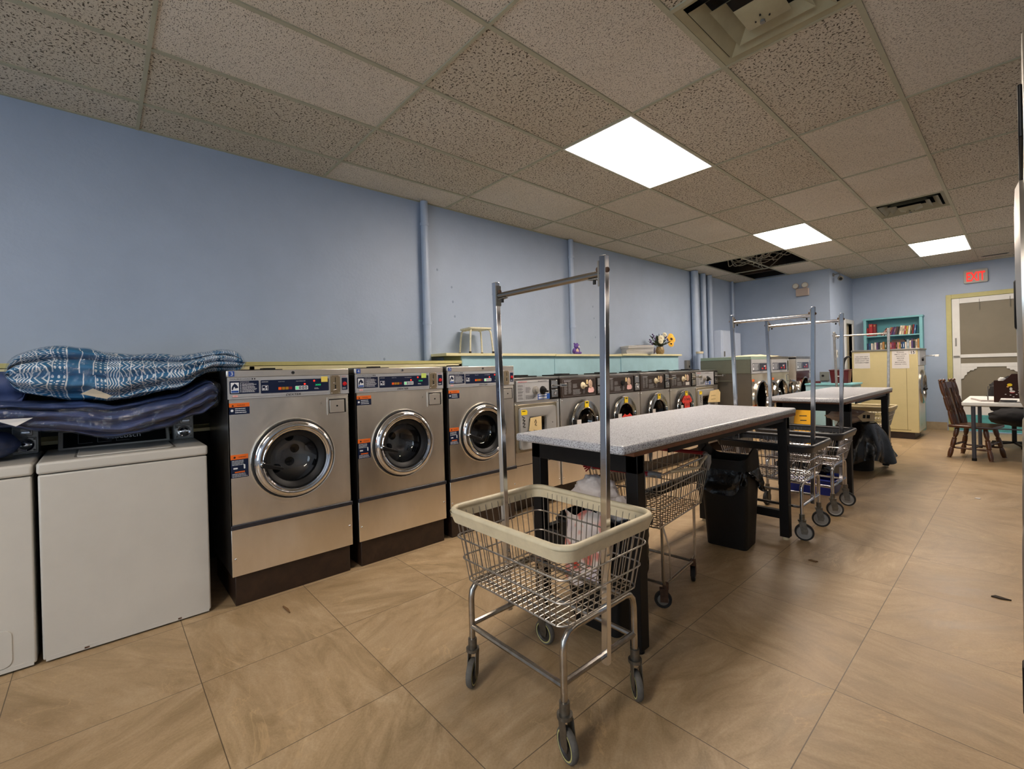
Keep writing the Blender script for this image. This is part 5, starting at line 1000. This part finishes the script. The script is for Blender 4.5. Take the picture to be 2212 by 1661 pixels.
# ------------------------------------------------------------------ bookcase and books
X0, X1, YB0, YB1 = 2.065, 2.935, 11.19, 11.39; t = thing('bookcase', 'teal bookcase of paperbacks against the far wall, behind the yellow machine', 'bookcase', (X0, YB0, 0)); W = X1-X0; D = YB1-YB0
sd = MB().box(0, .045, 0, D, 0, 2.11, TEALD).box(W-.045, W, 0, D, 0, 2.11, TEALD); sd.build('sides', t, bevel=.002); MB().box(-.01, W+.01, -.01, D, 2.085, 2.115, TEALD).build('top_board', t, bevel=.002); MB().box(.04, W-.04, D-.01, D, .05, 2.09, mat('teal_back', '4a8c95', .5)).build('back_panel', t)
ZL = (.25, .70, 1.13, 1.475, 1.775)
for z in ZL: MB().box(.045, W-.045, .005, D-.01, z-.022, z, TEALD).build('shelf_board', t, bevel=.001)
BC = ['7a1420', 'c8b79a', '2a2f5c', '6d2f24', 'd0c7b8', '20201f', 'a8763a', '1f5a86', 'b7453c', '5a3b73', 'd9a096', '35503a', 'e1d6c0', '842f55', '1c2333', 'b79a3a', '4a342a', '93a3ad']
rn = random.Random(21); upper = [('9a1a22', .028, .16, 0), ('a01522', .062, .235, 0), ('7c1218', .045, .23, 0)]
desc = {'7a1420': 'maroon', 'c8b79a': 'tan', '2a2f5c': 'dark blue', '6d2f24': 'rust-brown', 'd0c7b8': 'off-white', '20201f': 'black', 'a8763a': 'ochre', '1f5a86': 'blue', 'b7453c': 'red', '5a3b73': 'violet', 'd9a096': 'salmon pink', '35503a': 'dark green', 'e1d6c0': 'ivory', '842f55': 'magenta', '1c2333': 'midnight blue', 'b79a3a': 'mustard', '4a342a': 'dark brown', '93a3ad': 'grey-blue', '9a1a22': 'dark red', 'a01522': 'deep red', '7c1218': 'wine red'}
cnt = {}
ORD = ['first', 'second', 'third', 'fourth', 'fifth', 'sixth', 'seventh', 'eighth', 'ninth', 'tenth', 'eleventh', 'twelfth', '13th', '14th', '15th', '16th', '17th', '18th', '19th', '20th', '21st', '22nd', '23rd', '24th', '25th', '26th', '27th', '28th', '29th', '30th']
def book(col, x, z, th, h, lean, label, grp, flat=False):
    t = thing('book', label, 'book', (x, YB0+.02, z+.0005), group=grp); m = mat('cover_'+col, col, .5); d = .105
    if flat: MB().box(0, h, 0, d, 0, th, m).build('cover', t); MB().box(.003, h-.003, .006, d+.001, .003, th-.003, PAPER).build('pages', t)
    else:
        t.rotation_euler = (0, R(lean), 0); MB().box(0, th, 0, .003, 0, h, m).box(0, .002, 0, d, 0, h, m).box(th-.002, th, 0, d, 0, h, m).build('cover', t); MB().box(.002, th-.002, .003, d-.004, .002, h-.004, PAPER).build('pages', t)
        s = MB(); c2 = rn.choice((WHITEI, mat('gold_ink', 'b58f4a', .4), BLACKI, BLACKI)); s.quad(th*.38, th*.62, h*.4, h*rn.uniform(.6, .85), c2, PY(-.0006)) if h < .2 else s.quad(th*.25, th*.75, h*.82, h*.9, mat('gold_ink', 'b58f4a', .4), PY(-.0006)); s.build('spine_print', t)
x = X0+.050; seq = []
for col, th, h, lean in upper: seq.append((col, x, th, h, lean)); x += th+.004
x = X0+.255; lean = 34; hh = .125
for k in range(19):
    col = BC[(k*7+3) % len(BC)]; th = rn.uniform(.020, .034); h = rn.uniform(.155, .178); seq.append((col, x, th, h, lean)); x += th/math.cos(R(lean))+.0025; lean = max(6, lean-3.4 if k < 7 else lean-.6)
    if x > X1-.045-.055: break
for i, (col, x, th, h, lean) in enumerate(seq):
    kind = ('leaning ' if i > 2 else 'upright ')+desc[col]+(' paperback' if i > 2 else ' hardback'); book(col, x, ZL[4], th, h, lean, '%s, %s book from the left on the top shelf of the bookcase' % (kind, ORD[i]), 'books on the top shelf')
x = X0+.052; seq = []; k = 0
while x < X1-.075:
    col = BC[(k*5+2) % len(BC)]; th = rn.uniform(.020, .034); h = rn.uniform(.15, .18) if x < X0+.62 else rn.uniform(.18, .215); seq.append((col, x, th, h if not (X0+.40 < x < X0+.62) else .158)); x += th+.001; k += 1
for i, (col, x, th, h) in enumerate(seq): book(col, x, ZL[3], th, h, 0, 'upright %s book, %s from the left on the second shelf of the bookcase' % (desc[col], ORD[i]), 'books on the second shelf')
book('4a342a', X0+.42, ZL[3]+.160, .03, .2, 0, 'dark brown book lying flat on the row of the second shelf', 'books on the second shelf', True); book('20201f', X0+.43, ZL[3]+.1915, .022, .175, 0, 'black book lying on top of the flat dark brown book', 'books on the second shelf', True)

# ------------------------------------------------------------------ seating corner
t = thing('side_table', 'white plastic table with grey legs at the wooden chair, below the exit sign', 'table', (3.615, 8.14, 0)); MB().rprism(0, .72, 0, 1.35, .03, .05, WHITEP, Matrix.Translation((0, 0, .692)), n=3).build('tabletop', t, bevel=.012, bseg=3); LG = mat('grey_leg', '4a4b52', .4, .5)
for x, y in ((.105, .035), (.62, .035), (.105, 1.29), (.62, 1.29)): lo = MB().cyl((x, y, .03), (x, y, .695), .021, LG, 14).build('leg', t); MB().cyl((x, y, 0), (x, y, .035), .024, BLACK, 14).build('foot', lo)
MB().tube([(.105, .035, .42), (.62, .035, .42)], .008, LG, 8).build('crossbar', t)
t = thing('wooden_chair', 'dark wooden chair with turned spindle back beside the white table', 'chair', (3.725, 8.475, 0), R(-13)); 
def turned(b, p0, p1, r, knots, m=WOOD, n=48, seg=12):
    P0_, P1_ = Vector(p0), Vector(p1); pts = []; rr_ = []
    for k in range(n+1):
        s = k/n; pts.append(P0_.lerp(P1_, s)); rr_.append(r*((.62+.38*abs(math.sin(PI*s*knots))**.7) if k % 6 else .98))
    return b.tube(pts, rr_, m, seg)
b = MB(); b.rprism(-.215, .215, -.235, .235, .05, .035, WOOD, Matrix.Translation((0, 0, .395)), n=5); b.build('seat', t, bevel=.010, bseg=3)
for sx, sy_ in ((-1, -1), (-1, 1), (1, -1), (1, 1)): lo = MB(); turned(lo, (sx*.13, sy_*.155, .40), (sx*.20, sy_*.225, 0.0), .027, 3).build('leg', t)
b = MB()
for y in (-.19, .19): turned(b, (-.175, y, .13), (.175, y, .13), .013, 3)
turned(b, (.0, -.19, .135), (.0, .19, .135), .015, 3); turned(b, (.165, -.19, .20), (.165, .19, .20), .015, 3); turned(b, (-.165, -.19, .17), (-.165, .19, .17), .015, 3); b.build('stretchers', t)
for y in (-.205, -.10, .10, .205):
    p = MB(); turned(p, (-.155, y, .42), (-.275, y*1.06, .985), .024, 3); p.lathe([(0, 0), (.014, 0), (.012, .008), (.022, .018), (.020, .032), (.010, .042), (0, .044)], WOOD, 14, Matrix.Translation((-.276, y*1.06, .982))); p.build('back_post', t)
b = MB()
for y in (-.06, 0, .06): b.beam((-.165, y, .42), (-.275, y, .95), .028, .010, WOOD, (1, 0, 0))
b.build('back_slats', t, bevel=.002); b = MB().prism([(-.21, .0), (.21, 0), (.20, .06), (.1, .085), (-.1, .085), (-.20, .06)], .022, WOOD, plane((-.268, 0, .90), (0, 1, 0), (-.2, 0, 1))); b.build('crest_rail', t, bevel=.004)
nm = mat('newsprint', 'a89c96', .7, var=.25, vscale=40); b = MB().rprism(-.16, .16, -.22, .22, .004, .012, nm).rprism(-.15, .17, -.2, .23, .004, .006, PAPER, Matrix.Translation((0, 0, .0122))); o = tag(b.build('newspaper'), 'folded newspaper lying on the white table', 'newspaper'); o.location = (3.88, 8.55, .7425); o.rotation_euler = (0, 0, R(15))
t = thing('magazine_rack', 'dark brown wooden rack with a painted figure, standing on the white table', 'rack', (3.90, 8.24, .7425)); DB = mat('dark_rack_wood', '2e150d', .6, var=.2, spec=.25)
poly = [(0, 0), (.04, 0), (.06, .05), (.24, .05), (.26, 0), (.30, 0), (.30, .22), (.26, .265), (.235, .31), (.20, .345), (.15, .345), (.115, .295), (.08, .265), (0, .265)]
MB().prism(poly, .014, DB, PY(0)).build('front_board', t, bevel=.002); MB().prism(poly, .014, DB, PY(.20)).build('back_board', t, bevel=.002); MB().box(.02, .28, 0, .19, .05, .062, DB).build('floor_board', t)
b = MB(); M = PY(-.0145)
def ell(cx, cz, a, c2, m, h): b.prism([(cx+a*math.cos(2*PI*k/14), cz+c2*math.sin(2*PI*k/14)) for k in range(14)], .0006, m, M, h)
ell(.135, .215, .022, .018, YELLOW, 0); ell(.118, .192, .010, .008, mat('skin_paint', 'd8a060', .6), .0003); ell(.145, .165, .012, .020, PAPER, .0006); ell(.155, .135, .024, .012, PAPER, .0008); ell(.155, .122, .02, .006, RED, .0002); 
for x, z in ((.10, .10), (.14, .09), (.19, .10), (.165, .07), (.21, .12), (.23, .165), (.21, .15)): ell(x, z, .008, .004, PAPER, .0004)
b.build('painted_figure', t)
tag(crumple(3.97, 8.33, 1.015, .035, .03, .03, WHITEP, 4, 'tissue', None, 20, 12), 'crumpled white tissue sticking up behind the brown rack', 'tissue')
b = MB().tube([(3.845, 8.34, .745), (3.845, 8.34, .93), (3.90, 8.42, .935), (3.90, 8.42, .75)], .006, GREYM, 8); tag(b.build('wire_stand'), 'thin grey wire stand behind the brown rack on the white table', 'stand')
t = thing('office_chair', 'dark upholstered chair with a jacket behind the white table, near the screen door', 'chair', (4.05, 9.75, 0)); CL = mat('black_cloth', '19181a', .85, var=.3, vscale=9); crumple(0, 0, .43, .26, .26, .12, CL, 2, 'seat', t, amp=.15); crumple(-.02, .20, .72, .24, .12, .26, CL, 6, 'jacket', t, amp=.25); b = MB().cyl((0, 0, .06), (0, 0, .36), .025, BLACK)
for k in range(5): b.beam((0, 0, .07), (.27*math.cos(2*PI*k/5), .27*math.sin(2*PI*k/5), .045), .035, .025, BLACK)
b.build('star_base', t); b = MB()
for k in range(5): b.ball((.27*math.cos(2*PI*k/5), .27*math.sin(2*PI*k/5), .024), .024, BLACK, 10, 6)
b.build('casters', t)

# ------------------------------------------------------------------ stacked dryers along the right side
def make_dryers(label, loc):
    t = thing('stacked_dryer', label, 'dryer', loc, R(180), 'stacked tumble dryers on the right'); W = .80; D = .85
    MB().box(-D, 0, 0, W, 0, 2.0, mat('dryer_steel', (.62, .60, .57), .36, 1)).build('cabinet', t, bevel=.006)
    for z in (.52, 1.46):
        A = PX(0, W/2, z); d = MB().lathe([(.31, 0), (.31, .008), (.29, .016), (.24, .018), (.235, .008), (.0, .006)], mat('dryer_steel', '', 0), 40, A).build('door', t); MB().lathe([(.235, .012), (0, .013)], mat('dark_glass', '0d0d0f', .08), 32, A).build('door_glass', d)
        MB().box(.010, .021, W/2+.20, W/2+.25, z-.10, z+.02, BLACK).build('handle', d, bevel=.006)
        MB().box(0, .008, .06, W-.06, z+.33, z+.45, BLACK).build('control_panel', t, bevel=.003)
    MB().box(0, .004, 0, W, .985, .99, BLACK).build('seam', t); return t
DRY = make_dryers('stacked steel tumble dryer at the right photo edge, nearest the camera', (4.152, 2.30, 0))
for k, lab in enumerate(('stacked steel tumble dryer at the right photo edge, second from the camera', 'stacked steel tumble dryer at the right photo edge, third from the camera', 'stacked steel tumble dryer at the right photo edge, fourth from the camera', 'stacked steel tumble dryer at the right photo edge, farthest from the camera')): copy_thing(DRY, lab, (4.152, 3.14+.84*k, 0))

# ------------------------------------------------------------------ litter
for nm_, lab, loc, poly, m in (('paper_scrap', 'small white paper scrap on the floor in front of the right dryers', (3.849, 5.98, 0), [(-.02, -.01), (.015, -.015), (.02, .01), (-.01, .015)], PAPER), ('dry_leaf', 'dark curled leaf on the floor near the right photo edge', (4.045, 3.57, 0), [(-.035, -.01), (0, -.016), (.04, 0), (0, .012), (-.02, .016)], mat('dry_leaf', '2e2419', .8)), ('dry_leaf', 'brown curled leaf on the floor beside the near table leg', (3.21, 3.424, 0), [(-.02, -.008), (.02, -.01), (.03, .008), (-.01, .01)], mat('brown_leaf', '6a4d2c', .8)), ('twig', 'thin dry twig on the floor before washer number 3', (1.40, .735, 0), [(-.05, -.003), (.05, .004), (.052, .008), (0, .012), (-.05, .003)], mat('brown_leaf', '', 0))):
    tag(MB().prism(poly, .006, m, Matrix.Translation((0, 0, .0005))).build(nm_), lab, 'litter').location = loc

# ------------------------------------------------------------------ light
w = bpy.data.worlds.new('world'); SC.world = w; w.use_nodes = True; bg = w.node_tree.nodes['Background']; bg.inputs[0].default_value = (.62, .78, 1, 1); bg.inputs[1].default_value = .5
la = bpy.data.lights.new('window_daylight', 'AREA'); la.shape = 'RECTANGLE'; la.size = 2.4; la.size_y = 1.8; la.energy = 70; la.color = (.74, .86, 1); lo = bpy.data.objects.new('window_daylight', la); COL.objects.link(lo); lo.location = (3.5, Y0-.15, 1.55); lo.rotation_euler = (R(90), 0, 0)
SC.view_settings.view_transform = 'Standard'; SC.view_settings.look = 'None'; SC.view_settings.exposure = 0; SC.view_settings.gamma = 1; SC.view_settings.use_curve_mapping = False
